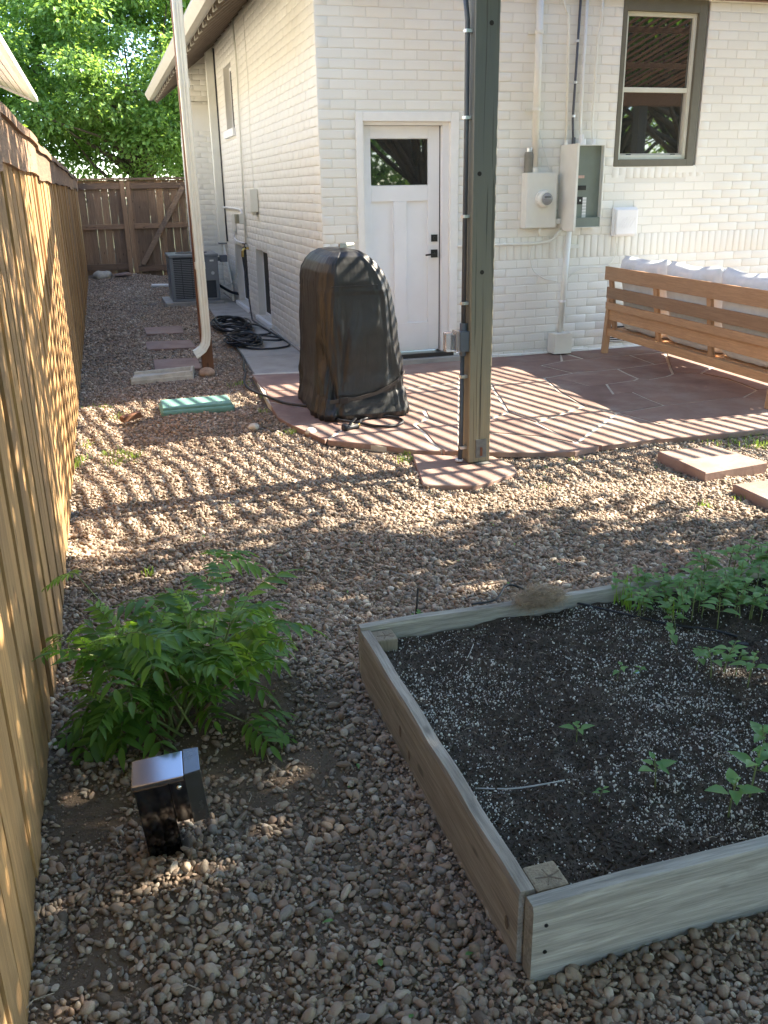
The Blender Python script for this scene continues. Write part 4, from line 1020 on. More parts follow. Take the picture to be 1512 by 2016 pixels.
mb = MB(); mb.tube([(1.985, -.06, 1.925), (1.985, -.06, 1.962)], .030, 20); mb.build('flask_cap', M['zinc'], t, bevel=.003)
t = thing('tape_reel', 'small lime yellow round reel lodged behind the khaki flask', 'reel', (2.04, -.03, 1.80)); mb = MB(); mb.tube([(2.035, -.045, 1.795), (2.035, -.02, 1.795)], .038, 18); mb.build('reel_disc', M['yellow'], t, bevel=.004)
def cable(name, label, pts, r, mat, cat='cable', n=40, kind=None):
    P_ = [Vector(p) for p in pts]; res = []
    for i in range(len(P_)-1):
        p0 = P_[max(i-1, 0)]; p1 = P_[i]; p2 = P_[i+1]; p3 = P_[min(i+2, len(P_)-1)]
        for k in range(8):
            s_ = k/8; res.append(.5*((2*p1)+(-p0+p2)*s_+(2*p0-5*p1+4*p2-p3)*s_*s_+(-p0+3*p1-3*p2+p3)*s_**3))
    res.append(P_[-1]); mb = MB(); mb.tube(res, r, 8); o = mb.build(name, mat, smooth=True); return tag(o, label, cat)
cable('wall_cable', 'thin white cable hanging in a loop below the meter cabinet', [(2.15, -.02, 1.25), (2.09, -.02, 1.12), (2.06, -.02, .98), (2.10, -.02, .85), (2.22, -.02, .77), (2.36, -.02, .74)], .0045, M['offwhite'])
cable('wall_cable', 'thin white cable running from the floor pipe up to the rounded box', [(2.44, -.02, .72), (2.55, -.02, .82), (2.7, -.02, .86), (2.88, -.02, .855), (2.97, -.02, .92), (3.0, -.02, 1.0), (2.985, -.02, 1.15)], .0045, M['offwhite'])
cable('wall_cable', 'slack white cable beside the service mast above the meter', [(2.10, -.02, 2.1), (2.15, -.02, 1.96), (2.21, -.02, 1.8), (2.22, -.02, 1.74)], .0035, M['offwhite'])

# ------------------------------------------------------------------ conduit and outlet on the pergola post
t = thing('post_conduit', 'grey conduit strapped to the left side of the pergola post', 'conduit', (.05, -3.24, .04))
mb = MB(); mb.tube([(.055, -3.245, .04), (.06, -3.245, .2), (.062, -3.245, .70)], .0135, 12); mb.build('conduit_tube', M['conduitdark'], t, smooth=True)
mb = MB(); mb.tube([(.066, -3.245, .855), (.068, -3.245, 2.0), (.066, -3.245, 2.45), (.045, -3.245, 2.62)], .0135, 12); mb.build('conduit_tube', M['conduitdark'], t, smooth=True)
mb = MB(); mb.tube([(.066, -3.245, .83), (.066, -3.245, .875)], .022, 14); mb.tube([(.064, -3.245, .685), (.064, -3.245, .712)], .020, 14); mb.build('coupling', M['pvcgrey'], t, bevel=.002)
for z in (.12, .56, .99, 1.47, 1.98, 2.40):
    mb = MB(); mb.tube([(.062, -3.245, z-.009), (.062, -3.245, z+.009)], .0175, 12); mb.box(.055, .0895, -3.265, -3.225, z-.009, z+.009); mb.build('strap', M['zinc'], t, bevel=.001)
mb = MB(); mb.tube([(.05, -3.245, .036), (.05, -3.245, .046)], .024, 16); mb.build('foot_collar', M['trimwhite'], t)
t = thing('outlet_box', 'grey weatherproof outlet box with a clear bubble cover on the pergola post', 'outlet box', (.05, -3.24, .78))
mb = MB(); mb.box(.033, .0895, -3.285, -3.205, .712, .832); mb.build('box_shell', M['pvcgrey'], t, bevel=.004)
mb = MB(); mb.box(.008, .0325, -3.28, -3.21, .708, .836); mb.build('cover_base', M['clearplastic'], t, bevel=.004)
mb = MB(); mb.box(-.052, .0075, -3.275, -3.215, .715, .83); mb.build('bubble_cover', M['clearplastic'], t, bevel=.012, segs=3)
mb = MB(); mb.box(-.012, .004, -3.262, -3.228, .725, .812); mb.build('receptacle', M['pvcgrey'], t, bevel=.002)

# ------------------------------------------------------------------ side yard wall things
t = thing('meter_box', 'narrow white utility box on the side wall above the basement windows', 'utility box', (0, 3.5, 1.5))
mb = MB(); mb.box(-.10, -.006, 3.36, 3.60, 1.385, 1.655); mb.build('box_shell', M['offwhite'], t, bevel=.006); mb = MB(); mb.box(-.07, -.03, 3.42, 3.54, 1.345, 1.384); mb.build('cable_gland', M['cream'], t, bevel=.003)
t = thing('junction_box', 'tan cover of a junction box on the side wall near the hose tap', 'junction box', (0, 4.6, 1.3)); mb = MB(); mb.box(-.085, -.006, 4.50, 4.64, 1.215, 1.345); mb.build('box_shell', M['offwhite'], t, bevel=.005); mb = MB(); mb.box(-.13, -.086, 4.505, 4.635, 1.22, 1.34); mb.build('tan_cover', simple('tan_enamel', (.27, .25, .17), .5), t, bevel=.004)
t = thing('junction_box', 'slim white junction box with a conduit below on the side wall', 'junction box', (0, 5.5, 1.2)); mb = MB(); mb.box(-.06, -.006, 5.40, 5.52, 1.08, 1.32); mb.build('box_shell', M['offwhite'], t, bevel=.004)
pipe('conduit', 'tall thin white conduit up the side wall above the hose tap', [(-.03, 4.42, .93), (-.03, 4.33, 2.1), (-.03, 4.22, 3.2), (-.03, 4.33, 3.68)], .013, M['offwhite'])
pipe('conduit', 'horizontal white conduit from the white duct to the tan junction box', [(-.03, 6.5, 1.405), (-.03, 5.2, 1.40), (-.035, 4.66, 1.39), (-.035, 4.57, 1.33)], .014, M['trimwhite'])
pipe('conduit', 'white pipe curving from the slim junction box down to the hose tap', [(-.03, 5.46, 1.08), (-.03, 5.50, .98), (-.03, 5.25, .955), (-.03, 4.42, .955), (-.03, 4.39, .93)], .013, M['trimwhite'])
t = thing('line_cover', 'tall white rectangular duct up the side wall beside the chimney breast', 'duct', (0, 6.7, 2)); mb = MB(); mb.box(-.115, -.006, 6.62, 6.74, .87, 3.64); mb.build('duct_shell', M['offwhite'], t, bevel=.004); mb = MB(); mb.box(-.125, -.004, 6.605, 6.755, .85, .872); mb.build('end_collar', M['pvcgrey'], t)
cable('side_cable', 'black seam cable running down beside the white duct', [(-.02, 6.4, 3.6), (-.02, 6.42, 2.2), (-.02, 6.42, 1.2), (-.02, 6.4, .9)], .012, M['rubber'])
cable('side_cable', 'thin painted cable running down the side wall near the front corner', [(-.014, 3.56, 3.68), (-.014, 3.50, 2.8), (-.014, 3.60, 2.2), (-.014, 3.58, 1.66)], .0035, M['offwhite'])
cable('drain_line', 'white condensate pipe slanting from the duct to the ground', [(-.06, 6.68, .86), (-.05, 6.5, .7), (-.05, 6.1, .32), (-.06, 5.9, .05)], .016, M['offwhite'], 'pipe')
cable('refrigerant_line', 'pale looped line from the wall to the condenser', [(-.03, 5.5, .95), (-.03, 5.52, .6), (-.04, 5.7, .38), (-.10, 6.0, .28), (-.24, 6.15, .30)], .010, M['offwhite'], 'pipe')
cable('refrigerant_line', 'black insulated line from the condenser into the wall foot', [(-.25, 6.1, .28), (-.16, 6.0, .22), (-.08, 5.85, .18), (-.01, 5.7, .17)], .022, M['rubber'], 'pipe')
t = thing('hose_tap', 'brass hose tap under the side wall conduit', 'tap', (-.03, 4.4, .9)); mb = MB(); mb.tube([(0, 4.40, .90), (-.06, 4.40, .90), (-.085, 4.40, .87)], .016, 10); mb.tube([(-.085, 4.40, .87), (-.09, 4.40, .79)], .019, 10); mb.build('tap_body', M['brass'], t, bevel=.001)
mb = MB(); mb.tube([(-.055, 4.40, .915), (-.055, 4.40, .96)], .006, 8); mb.tube([(-.055, 4.40, .955), (-.055, 4.40, .967)], .03, 14); mb.tube([(-.05, 4.34, .91), (-.05, 4.46, .92)], .012, 8); mb.build('tap_wheel', M['blackmetal'], t, bevel=.001)

# condenser
t = thing('air_conditioner', 'dark grey louvred air conditioning unit on a concrete pad', 'air conditioner', (-.62, 6.3, .06))
ax0, ax1, ay0, ay1 = -.965, -.245, 5.95, 6.66
mb = MB(); mb.box(ax0+.02, ax1-.02, ay0+.02, ay1-.02, .09, .715); mb.build('coil_core', M['acdark'], t, bevel=.03)
mb = MB(); mb.box(ax0-.012, ax1+.012, ay0-.012, ay1+.012, .705, .752); top = mb.build('top_lid', M['acgrey'], t, bevel=.016, segs=3)
mb = MB(); mb.tube([(-.605, 6.3, .752), (-.605, 6.3, .757)], .24, 30); mb.build('fan_opening', M['acdark'], top)
for k in range(6):
    mb = MB(); a = k*PI/6; mb.bar((-.605-.24*math.cos(a), 6.3-.24*math.sin(a), .762), (-.605+.24*math.cos(a), 6.3+.24*math.sin(a), .762), .006, .006); mb.build('fan_guard_wire', M['acgrey'], top)
mb = MB(); mb.box(ax0, ax1, ay0, ay1, .065, .10); mb.build('base_pan', M['acgrey'], t, bevel=.01)
for (xx, yy) in ((ax0, ay0), (ax1-.05, ay0), (ax0, ay1-.05), (ax1-.05, ay1-.05)):
    mb = MB(); mb.box(xx, xx+.05, yy, yy+.05, .10, .705); mb.build('corner_panel', M['acgrey'], t, bevel=.008)
mb = MB(); mb.box(-.52, ax1-.005, ay0-.004, ay0+.02, .36, .705); el = mb.build('service_panel', M['acgrey'], t, bevel=.006)
mb = MB(); mb.tube([(-.335, ay0-.0045, .47), (-.335, ay0-.007, .47)], .026, 16); mb.build('badge', M['zinc'], el); mb = MB(); mb.box(-.37, -.31, ay0-.0065, ay0-.0045, .64, .665); mb.build('rating_plate', M['paper'], el)
for px0_, px1_ in ((ax0+.05, -.80), (-.79, -.655), (-.645, -.52)):
    mb = MB()
    for k in range(22): 
        z = .115+k*.0262; mb.box(px0_, px1_, ay0+.004, ay0+.016, z, z+.011)
    mb.build('louvre_panel', M['acgrey'], t)
mb = MB()
for k in range(22): mb.box(ax0+.004, ax0+.016, ay0+.05, ay1-.05, .115+k*.0262, .126+k*.0262)
mb.build('louvre_panel', M['acgrey'], t)
t = thing('condenser_pad', 'concrete pad under the air conditioning unit', 'concrete pad', (-.6, 6.3, 0)); mb = MB(); mb.box(-1.08, -.20, 5.86, 6.84, -.05, .062); mb.build('pad_slab', M['concrete'], t, bevel=.012)
t = thing('disconnect_box', 'grey electrical disconnect fixed behind the air conditioning unit', 'electrical box', (-.1, 6.2, .7)); mb = MB(); mb.box(-.20, -.09, 6.0, 6.12, .62, .72); mb.build('box_shell', M['pvcgrey'], t, bevel=.01); mb = MB(); mb.tube([(-.235, 6.06, .665), (-.20, 6.06, .665)], .03, 12); mb.build('cable_gland', M['pvcgrey'], t, bevel=.002)

# wooden post with cream downspout
t = thing('wood_post', 'red brown square post standing in the gravel behind the cream downspout', 'post', (-1.075, .4, 0))
mb = MB(); mb.add([(-1.125, .37, -.05), (-1.02, .37, -.05), (-1.02, .47, -.05), (-1.125, .47, -.05), (-1.125, .36, 3.7), (-1.04, .36, 3.7), (-1.04, .45, 3.7), (-1.125, .45, 3.7)], [(0, 3, 2, 1), (4, 5, 6, 7), (0, 1, 5, 4), (1, 2, 6, 5), (2, 3, 7, 6), (3, 0, 4, 7)]); mb.build('post_timber', M['rustpost'], t, bevel=.004)
t = thing('downspout', 'cream ribbed downspout with a curved outlet on the red brown post', 'downspout', (-1.075, .3, .25))
def duct(mb, pts, hx, hy):
    rows = []; L = len(pts)
    for i, p in enumerate(pts):
        p = Vector(p); tt = (Vector(pts[min(i+1, L-1)])-Vector(pts[max(i-1, 0)])).normalized(); sx = Vector((0, 1, 0)); u_ = sx.cross(tt).normalized()
        pr = [(-1, -.6), (-.9, -1), (-.5, -1), (-.42, -.86), (-.1, -.86), (0, -1), (.1, -.86), (.42, -.86), (.5, -1), (.9, -1), (1, -.6), (1, .6), (.9, 1), (-.9, 1), (-1, .6)]
        rows.append([p+u_*a*hx+sx*b*hy for a, b in pr])
    n = len(rows[0]); vs = [q for r_ in rows for q in r_]
    mb.add(vs, [(i*n+k, i*n+(k+1) % n, (i+1)*n+(k+1) % n, (i+1)*n+k) for i in range(L-1) for k in range(n)]+[tuple(range(n))[::-1]])
mb = MB(); pts_ = [(-1.085, .30, 3.7), (-1.08, .30, 1.6), (-1.075, .30, .42), (-1.077, .298, .36), (-1.09, .29, .30), (-1.12, .275, .255), (-1.17, .25, .225), (-1.20, .235, .212)]
duct(mb, pts_, .041, .032); mb.build('pipe_section', M['cream'], t)
for z in (2.49, 1.0):
    mb = MB(); duct(mb, [(-1.08, .30, z+.03), (-1.08, .30, z-.03)], .046, .037); mb.build('joint_collar', M['cream'], t)

# splash block, lid, rocks
t = thing('splash_block', 'pale concrete splash block lying under the downspout outlet', 'splash block', (-1.5, .3, 0))
q0, q1, q2, q3 = [G(*p, .0) for p in ((265, 757), (384, 748), (379, 733), (272, 741))]
q = [Vector((-1.80, .10, 0)), Vector((-1.235, .17, 0)), Vector((-1.20, .44, 0)), Vector((-1.76, .42, 0))]
mb = MB()
mb.prism([(p.x, p.y) for p in q], -.01, .035)
def wallseg(a, b, h1, h2, th):
    d = (b-a).normalized(); nrm = Vector((-d.y, d.x, 0)); vs = []
    for p, h in ((a, h1), (b, h2)): vs += [p, p+nrm*th, p+nrm*th*.7+Vector((0, 0, h)), p+nrm*th*.2+Vector((0, 0, h))]
    mb.add(vs, [(0, 1, 2, 3), (7, 6, 5, 4), (0, 4, 5, 1), (1, 5, 6, 2), (2, 6, 7, 3), (3, 7, 4, 0)])
wallseg(q[0], q[1], .06, .075, .04); wallseg(q[1], q[2], .075, .075, .04); wallseg(q[2], q[3], .075, .06, .04)
mb.build('trough', M['concretepale'], t, bevel=.006)
t = thing('valve_box_lid', 'rounded teal green valve box lid set in the gravel', 'valve box', (-1.33, -1.0, 0))
mb = MB(); mb.box(-1.62, -1.045, -1.185, -.845, -.03, .030); mb.build('box_rim', M['lid'], t, bevel=.05, segs=5)
mb = MB(); mb.box(-1.605, -1.06, -1.17, -.86, .02, .050); mb.build('lid_plate', M['lid'], t, bevel=.03, segs=4)
def rock(name, label, c_, s_, mat, seed, cat='rock'):
    bm = bmesh.new(); bmesh.ops.create_icosphere(bm, subdivisions=3, radius=1)
    r = np.random.default_rng(seed); K = r.normal(size=(6, 3)); ph = r.uniform(0, 6, 6)
    for v in bm.verts:
        d = sum(.07*math.sin(Vector(K[i]).dot(v.co)*1.8+ph[i]) for i in range(6)); v.co = v.co*(1+d); v.co = Vector((v.co.x*s_[0], v.co.y*s_[1], v.co.z*s_[2]))
    me = bpy.data.meshes.new(name); bm.to_mesh(me); bm.free(); me.materials.append(mat); me.shade_smooth()
    o = bpy.data.objects.new(name, me); C.objects.link(o); o.location = c_; o.rotation_euler = (0, 0, seed); tag(o, label, cat); return o
rk = simple('tan_rock', (.36, .25, .17), .85, var=.3, scale=25, bump=.7); rk2 = simple('pale_rock', (.48, .44, .36), .8, var=.2, scale=20, bump=.5)
rock('rock', 'brown rock against the foot of the red brown post', (-1.11, .24, .03), (.085, .065, .045), rk, 2)
rock('rock', 'large pale rounded rock by the back fence', (-1.96, 10.9, .10), (.16, .12, .09), rk2, 3)
rock('rock', 'flat dark red rock lying below the gate post', (-1.55, 10.95, .08), (.22, .12, .06), M['sandstone'], 4)
rock('rock', 'pale cobble in the shaded gravel right of the teal lid', (-1.02, -1.93, .03), (.05, .035, .028), rk2, 5)
rock('rock', 'pale limestone chunk at the patio corner before the black cover', (-.64, -2.18, .02), (.09, .05, .025), rk2, 8)
rock('rock', 'smooth blue grey pebble beside the black irrigation stub', tuple(G(676, 1398, .02)), (.024, .02, .014), simple('blue_grey_stone', (.19, .22, .24), .6, var=.15), 6)
t = thing('wood_offcut', 'short wood offcut lying in the gravel left of the teal lid', 'wood block', (-1.84, -1.3, .02)); mb = MB(); mb.bar((-1.92, -1.36, .03), (-1.78, -1.29, .045), .06, .045); mb.build('wood_chunk', M['rustpost'], t, bevel=.006)
t = thing('white_pipe_stub', 'short white pipe lying before the gate beside the air conditioner', 'pipe', (-1.0, 10.3, .05)); mb = MB(); mb.tube([(-1.12, 8.9, .05), (-.78, 8.8, .05)], .03, 10); mb.build('pipe_stub', M['trimwhite'], t, smooth=True)

# garden hose
hm = M['rubber']; path = []
path += [(-.09, 4.40, .80), (-.085, 4.38, .7), (-.085, 4.15, .35), (-.11, 3.8, .06), (-.12, 3.6, .035), (-.10, 2.9, .032), (-.05, 2.0, .032), (-.05, 1.6, .032), (-.12, 1.42, .032), (-.30, 1.36, .032), (-.50, 1.46, .032), (-.62, 1.75, .033)]
def loops(cx, cy, rx, ry, n_, ph, z0, dz):
    res = []
    for i in range(n_*10):
        a = ph+i*2*PI/10; k = i/(n_*10); jx = .25*math.sin(i*.37+ph)+.1*math.sin(i*1.3)
        res.append((cx+rx*(1+.16*math.sin(i*.61+ph))*math.cos(a)+.03*math.sin(i*.23), cy+ry*(1+.14*math.cos(i*.5))*math.sin(a)+.10*math.sin(i*.17), z0+dz*(.5-.5*math.cos(i*.9))+dz*k*.5))
    return res
path += loops(-.50, 1.85, .17, .26, 9, 3.4, .034, .06)
path += [(-.32, 2.25, .05), (-.12, 2.15, .035), (.0-.06, 1.98, .035), (-.12, 1.88, .035), (-.34, 1.95, .05), (-.45, 2.2, .08)]
path += loops(-.46, 3.0, .20, .48, 9, 4.5, .036, .07)
path += [(-.22, 3.1, .06), (-.10, 2.75, .04), (-.14, 2.4, .035), (-.40, 2.2, .06), (-.55, 2.0, .07), (-.62, 1.65, .035), (-.64, 1.35, .033), (-.66, .9, .034), (-.73, .4, .035), (-.77, .05, .035), (-.84, -.35, .03), (-.84, -.68, .035), (-.76, -1.05, .047), (-.66, -1.35, .047), (-.50, -1.52, .047)]
cable('garden_hose', 'black garden hose coiled on the walkway and trailing under the covered grill', path, .0105, hm, 'hose')
cable('hose_end', 'black hose end making a ring in front of the covered grill', [(-.42, -2.02, .05), (-.40, -2.10, .06), (-.32, -2.16, .055), (-.27, -2.20, .05), (-.20, -2.30, .05), (-.10, -2.335, .05), (.0, -2.27, .05), (.02, -2.16, .05), (-.04, -2.06, .05), (-.15, -2.04, .05), (-.25, -2.09, .05), (-.30, -2.20, .052), (-.315, -2.245, .055)], .0105, hm, 'hose')
t = thing('hose_nozzle', 'black hose nozzle lying on the flagstone before the grill cover', 'hose nozzle', (-.37, -2.27, .05))
mb = MB(); mb.tube([(-.445, -2.295, .055), (-.415, -2.29, .055), (-.39, -2.285, .055), (-.33, -2.265, .055)], .02, 14, radii=[.030, .028, .016, .018]); mb.build('nozzle_barrel', M['rubber'], t, smooth=True)
mb = MB(); mb.bar((-.39, -2.27, .07), (-.33, -2.22, .10), .018, .012); mb.build('trigger', M['blackmetal'], t, bevel=.003); mb = MB(); mb.tube([(-.33, -2.265, .055), (-.315, -2.245, .058)], .014, 10); mb.build('hose_connector', M['brass'], t)

# ------------------------------------------------------------------ covered grill
t = thing('covered_grill', 'tall grill under a black vinyl cover on the patio corner', 'covered grill', (-.18, -1.55, .034))
prof = [(.036, -.545, .155, -2.03, -1.10), (.08, -.555, .162, -2.045, -1.08), (.13, -.535, .155, -2.025, -1.07), (.185, -.52, .148, -2.015, -1.06), (.24, -.505, .138, -2.0, -1.05), (.45, -.495, .122, -1.99, -1.05), (.7, -.488, .095, -1.985, -1.06), (.9, -.48, .066, -1.975, -1.08), (1.0, -.474, .040, -1.97, -1.10), (1.08, -.468, -.006, -1.965, -1.14), (1.14, -.445, -.06, -1.95, -1.19), (1.185, -.41, -.115, -1.93, -1.25), (1.215, -.36, -.165, -1.88, -1.33), (1.226, -.30, -.21, -1.78, -1.45)]
NZ_, NA = 90, 150
pz = np.array([p[0] for p in prof]); zz = np.interp(np.linspace(0, 1, NZ_), np.linspace(0, 1, len(pz)), pz)
A_ = [np.interp(np.linspace(0, 1, NZ_), np.linspace(0, 1, len(pz)), [p[i] for p in prof]) for i in range(1, 5)]
vs = []; ex = 2/5.5
for i in range(NZ_):
    z = zz[i]; xl, xr, yf, yb = (a[i] for a in A_); cx_, cy_, rx, ry = (xl+xr)/2, (yf+yb)/2, (xr-xl)/2, (yb-yf)/2
    hz_ = np.clip((1.2-z)/1.1, 0, 1)
    for k in range(NA):
        a = 2*PI*k/NA; c_, s_ = math.cos(a), math.sin(a)
        x = cx_+rx*math.copysign(abs(c_)**ex, c_); y = cy_+ry*math.copysign(abs(s_)**ex, s_)
        u_ = a*3.2
        d = .006*math.sin(5*a+1.4*math.sin(z*2)+.6)*hz_+.003*math.sin(11*a+z*3)*hz_**1.5
        d += .020*(float(fbm(u_*.8+3, z*1.2+2, 3))-.44)*2*(.35+hz_)
        cr = float(vnoise(u_*2.1+z*1.1, z*.9+7)); d -= .010*math.exp(-((cr-.5)/.06)**2)*(.3+hz_)
        cr = float(vnoise(u_*1.0-z*2.1+11, z*1.5)); d += .007*math.exp(-((cr-.5)/.06)**2)
        # drag folds at the left front corner and diagonal fold of the skirt
        d -= .045*math.exp(-((x+.43+.16*(z-.2))/.022)**2)*math.exp(-((z-.35)/.3)**2)*(s_ < -.3)
        d -= .03*math.exp(-((x+.36-.10*(z-.3))/.016)**2)*math.exp(-((z-.45)/.3)**2)*(s_ < -.3)
        sk = z-(.20+.20*max(0, (x+.15))); d -= .009*math.exp(-(sk/.018)**2)*(s_ < -.2)
        rg = 1-abs(2*float(vnoise(u_*1.6+z*.5+5, z*.8+3))-1); d += .016*(rg**6)*(.4+hz_)
        rg = 1-abs(2*float(vnoise(u_*1.3-z*1.6+31, z*1.3+13))-1); d += .012*(rg**8)*(.5+hz_)
        d += .006*math.exp(-((z-.95)/.008)**2)
        vs.append((x+d*c_, y+d*s_, z+(.012*math.sin(3*a+1)+.02*max(0, math.cos(a-2.2)))*(i < 10)*(1-i/10)*0.6))
b = len(vs); vs.append(((A_[0][-1]+A_[1][-1])/2, (A_[2][-1]+A_[3][-1])/2, 1.229))
fs = [(i*NA+k, i*NA+(k+1) % NA, (i+1)*NA+(k+1) % NA, (i+1)*NA+k) for i in range(NZ_-1) for k in range(NA)]
mb = MB(); mb.add(vs, fs+[((NZ_-1)*NA+k, (NZ_-1)*NA+(k+1) % NA, b) for k in range(NA)])
cv = mb.build('cover', M['vinyl'], t, smooth=True)
mb = MB()   # hem strap across the front
pts_ = [(-.47, -2.035, .185), (-.38, -2.035, .190), (-.25, -2.04, .198), (-.12, -2.035, .225), (-.02, -2.03, .262), (.05, -2.02, .30), (.10, -1.98, .33), (.145, -1.90, .345)]
vs = []
for p in pts_: vs += [(p[0], p[1], p[2]-.013), (p[0], p[1], p[2]+.013), (p[0], p[1]+.006, p[2]+.013), (p[0], p[1]+.006, p[2]-.013)]
mb.add(vs, [(4*i+j, 4*i+(j+1) % 4, 4*i+4+(j+1) % 4, 4*i+4+j) for i in range(len(pts_)-1) for j in range(4)]); mb.build('strap', simple('brown_webbing', (.05, .042, .036), .7), t)
mb = MB(); mb.box(-.40, -.335, -2.052, -2.04, .17, .215); mb.build('strap_buckle', M['blackmetal'], t, bevel=.003)
mb = MB(); mb.box(-.42, -.08, -1.992, -1.986, .985, .991); mb.build('seam', M['rubber'], t)
t2 = thing('tape_measure', 'small grey and white clip lying on top of the black grill cover', 'clip', (-.24, -1.7, 1.235))
mb = MB(); mb.box(-.285, -.235, -1.75, -1.70, 1.232, 1.262); mb.build('clip_body', M['zinc'], t2, bevel=.004); mb = MB(); mb.tube([(-.235, -1.725, 1.25), (-.175, -1.715, 1.252)], .016, 12, radii=[.018, .013]); mb.build('clip_end', M['offwhite'], t2, bevel=.002)
t2.name = 'metal_clip'

# ------------------------------------------------------------------ sofa seen from behind
Lb = Vector((2.80, -.26, .036)); Rb = Vector((2.705, -2.80, .036)); dS = (Rb-Lb).normalized(); LS = (Rb-Lb).length
nS = Vector((-dS.y, dS.x, 0)); nS = nS if nS.x > 0 else -nS       # towards the seat
sofa = thing('outdoor_sofa', 'long golden wood outdoor sofa with pale grey cushions seen from behind', 'sofa', tuple(Lb))
def SP(u_, dpt, z): return Lb+dS*u_+nS*dpt+Vector((0, 0, z))
W1, W2 = M['sofawood'], M['sofawoodz']
def sbar(name, a, b, w_, h_, mat, up=(0, 0, 1), par=sofa, bev=.006):
    mb = MB(); mb.bar(a, b, w_, h_, up); return mb.build(name, mat, par, bevel=bev)
lean = -.06
def bd(z): return .07+lean*(z-.2)/.65*1.6      # depth of the leaning back at height z
for u_ in (0.0, LS):
    sbar('leg', SP(u_, 0, 0), SP(u_, .035, .62), .05, .06, W2); sbar('leg', SP(u_, .72, 0), SP(u_, .72, .56), .05, .06, W2)
    sbar('armrest', SP(u_, .0, .60), SP(u_, .78, .585), .075, .028, W1)
sbar('leg', SP(LS*.5, .72, 0), SP(LS*.5, .72, .25), .05, .05, W2); 
sbar('lower_rail', SP(-.02, .015, .215), SP(LS+.02, .015, .215), .03, .07, W1)
sbar('lower_rail', SP(0, .72, .215), SP(LS, .72, .215), .03, .07, W1)
for u_ in (0, LS): sbar('side_rail', SP(u_, 0, .215), SP(u_, .72, .215), .03, .06, W1)
sbar('back_rail', SP(.0, -.012, .475), SP(LS, -.012, .475), .026, .068, W1)
for k in range(4):
    u_ = .06+(LS-.12)*k/3; sbar('back_upright', SP(u_, bd(.19), .19), SP(u_, bd(.80), .80), .058, .032, W2, up=(1, 0, 0))
def curved(name, z, h, th):
    n = 30; vs = []
    for i in range(n+1):
        u_ = LS*i/n; s_ = .0
        dz = .0
        for a, b in ((-1, 0), (1, 0), (1, 1), (-1, 1)): vs.append(SP(u_, bd(z)-.022+a*th/2, z-h/2+b*h+dz))
    mb = MB(); mb.add(vs, [(4*i+j, 4*i+(j+1) % 4, 4*i+4+(j+1) % 4, 4*i+4+j) for i in range(n) for j in range(4)]+[(0, 1, 2, 3), tuple(4*n+j for j in (3, 2, 1, 0))])
    return mb.build(name, W1, sofa)
curved('top_rail', .785, .125, .024); curved('back_slat', .60, .105, .018); curved('back_slat', .385, .10, .018)
mb = MB(); 
for k in range(9):
    d_ = .06+k*.075; sbar('seat_slat', SP(.02, d_, .235), SP(LS-.02, d_, .235), .05, .018, W1, bev=.003)
def pillow(name, u0, u1, d0_, z0, d1_, z1, th, par, seed, sag=.0):
    # cushion slab between two edges in the leaning plane
    nu, nv = 26, 16; V2 = []; F2 = []
    r = random.Random(seed); ph = [r.uniform(0, 6) for _ in range(6)]
    c0 = Vector((0, 0, 0))
    ax = (SP(0, d1_, z1)-SP(0, d0_, z0)); H_ = ax.length; ax.normalize(); nn = dS.cross(ax).normalized()
    for sd_ in (-1, 1):
        for i in range(nu+1):
            for j in range(nv+1):
                a, b = i/nu*2-1, j/nv*2-1
                e = (1-abs(a)**5)*(1-abs(b)**4); e = max(e, 0)**.42
                rr = 1-.03*(abs(a)**6+abs(b)**6)
                p = SP((u0+u1)/2+a*rr*(u1-u0)/2, 0, 0)-SP(0, 0, 0)+SP(0, d0_, z0)+ax*(H_/2+b*rr*H_/2)
                wob = .010*math.sin(7*a+ph[0])*math.sin(5*b+ph[1])+.006*math.sin(15*a+ph[2]+4*b)*math.sin(9*b+ph[3])
                wob += .004*math.exp(-((b-.8)/.2)**2)*math.sin(13*a+ph[4])
                V2.append(p+nn*sd_*(th/2*e+wob*e)+Vector((0, 0, sag*(a*a-.4)*(b > .5)*.03+.005*math.sin(5*a+ph[5])*(b > .6))))
        o_ = 0 if sd_ < 0 else (nu+1)*(nv+1)
        for i in range(nu):
            for j in range(nv):
                q = [o_+i*(nv+1)+j, o_+(i+1)*(nv+1)+j, o_+(i+1)*(nv+1)+j+1, o_+i*(nv+1)+j+1]; F2.append(q if sd_ > 0 else q[::-1])
    mb = MB(); mb.add(V2, F2); o = mb.build(name, M['cushion'], None, smooth=True)
    bm = bmesh.new(); bm.from_mesh(o.data); bmesh.ops.remove_doubles(bm, verts=bm.verts, dist=.0015); bmesh.ops.recalc_face_normals(bm, faces=bm.faces); bm.to_mesh(o.data); bm.free(); o.data.shade_smooth()
    return o
names_ = ['leftmost of the three back cushions, nearest the house wall', 'middle one of the three back cushions on the wood sofa', 'rightmost of the three back cushions, cut by the picture edge']
seatn = ['seat cushion under the leftmost back cushion', 'seat cushion under the middle back cushion', 'seat cushion under the rightmost back cushion']
for k in range(3):
    u0, u1 = .07+k*(LS-.14)/3+.006, .07+(k+1)*(LS-.14)/3-.006
    o = pillow('back_cushion', u0, u1, .20, .36, .095, .955, .21, None, k+1, sag=1); tag(o, 'pale grey '+names_[k], 'cushion', 'grey cushions on the wood sofa')
    o = pillow('seat_cushion', u0, u1, .08, .31, .74, .31, .15, None, k+11); tag(o, 'pale grey '+seatn[k], 'cushion', 'grey cushions on the wood sofa')

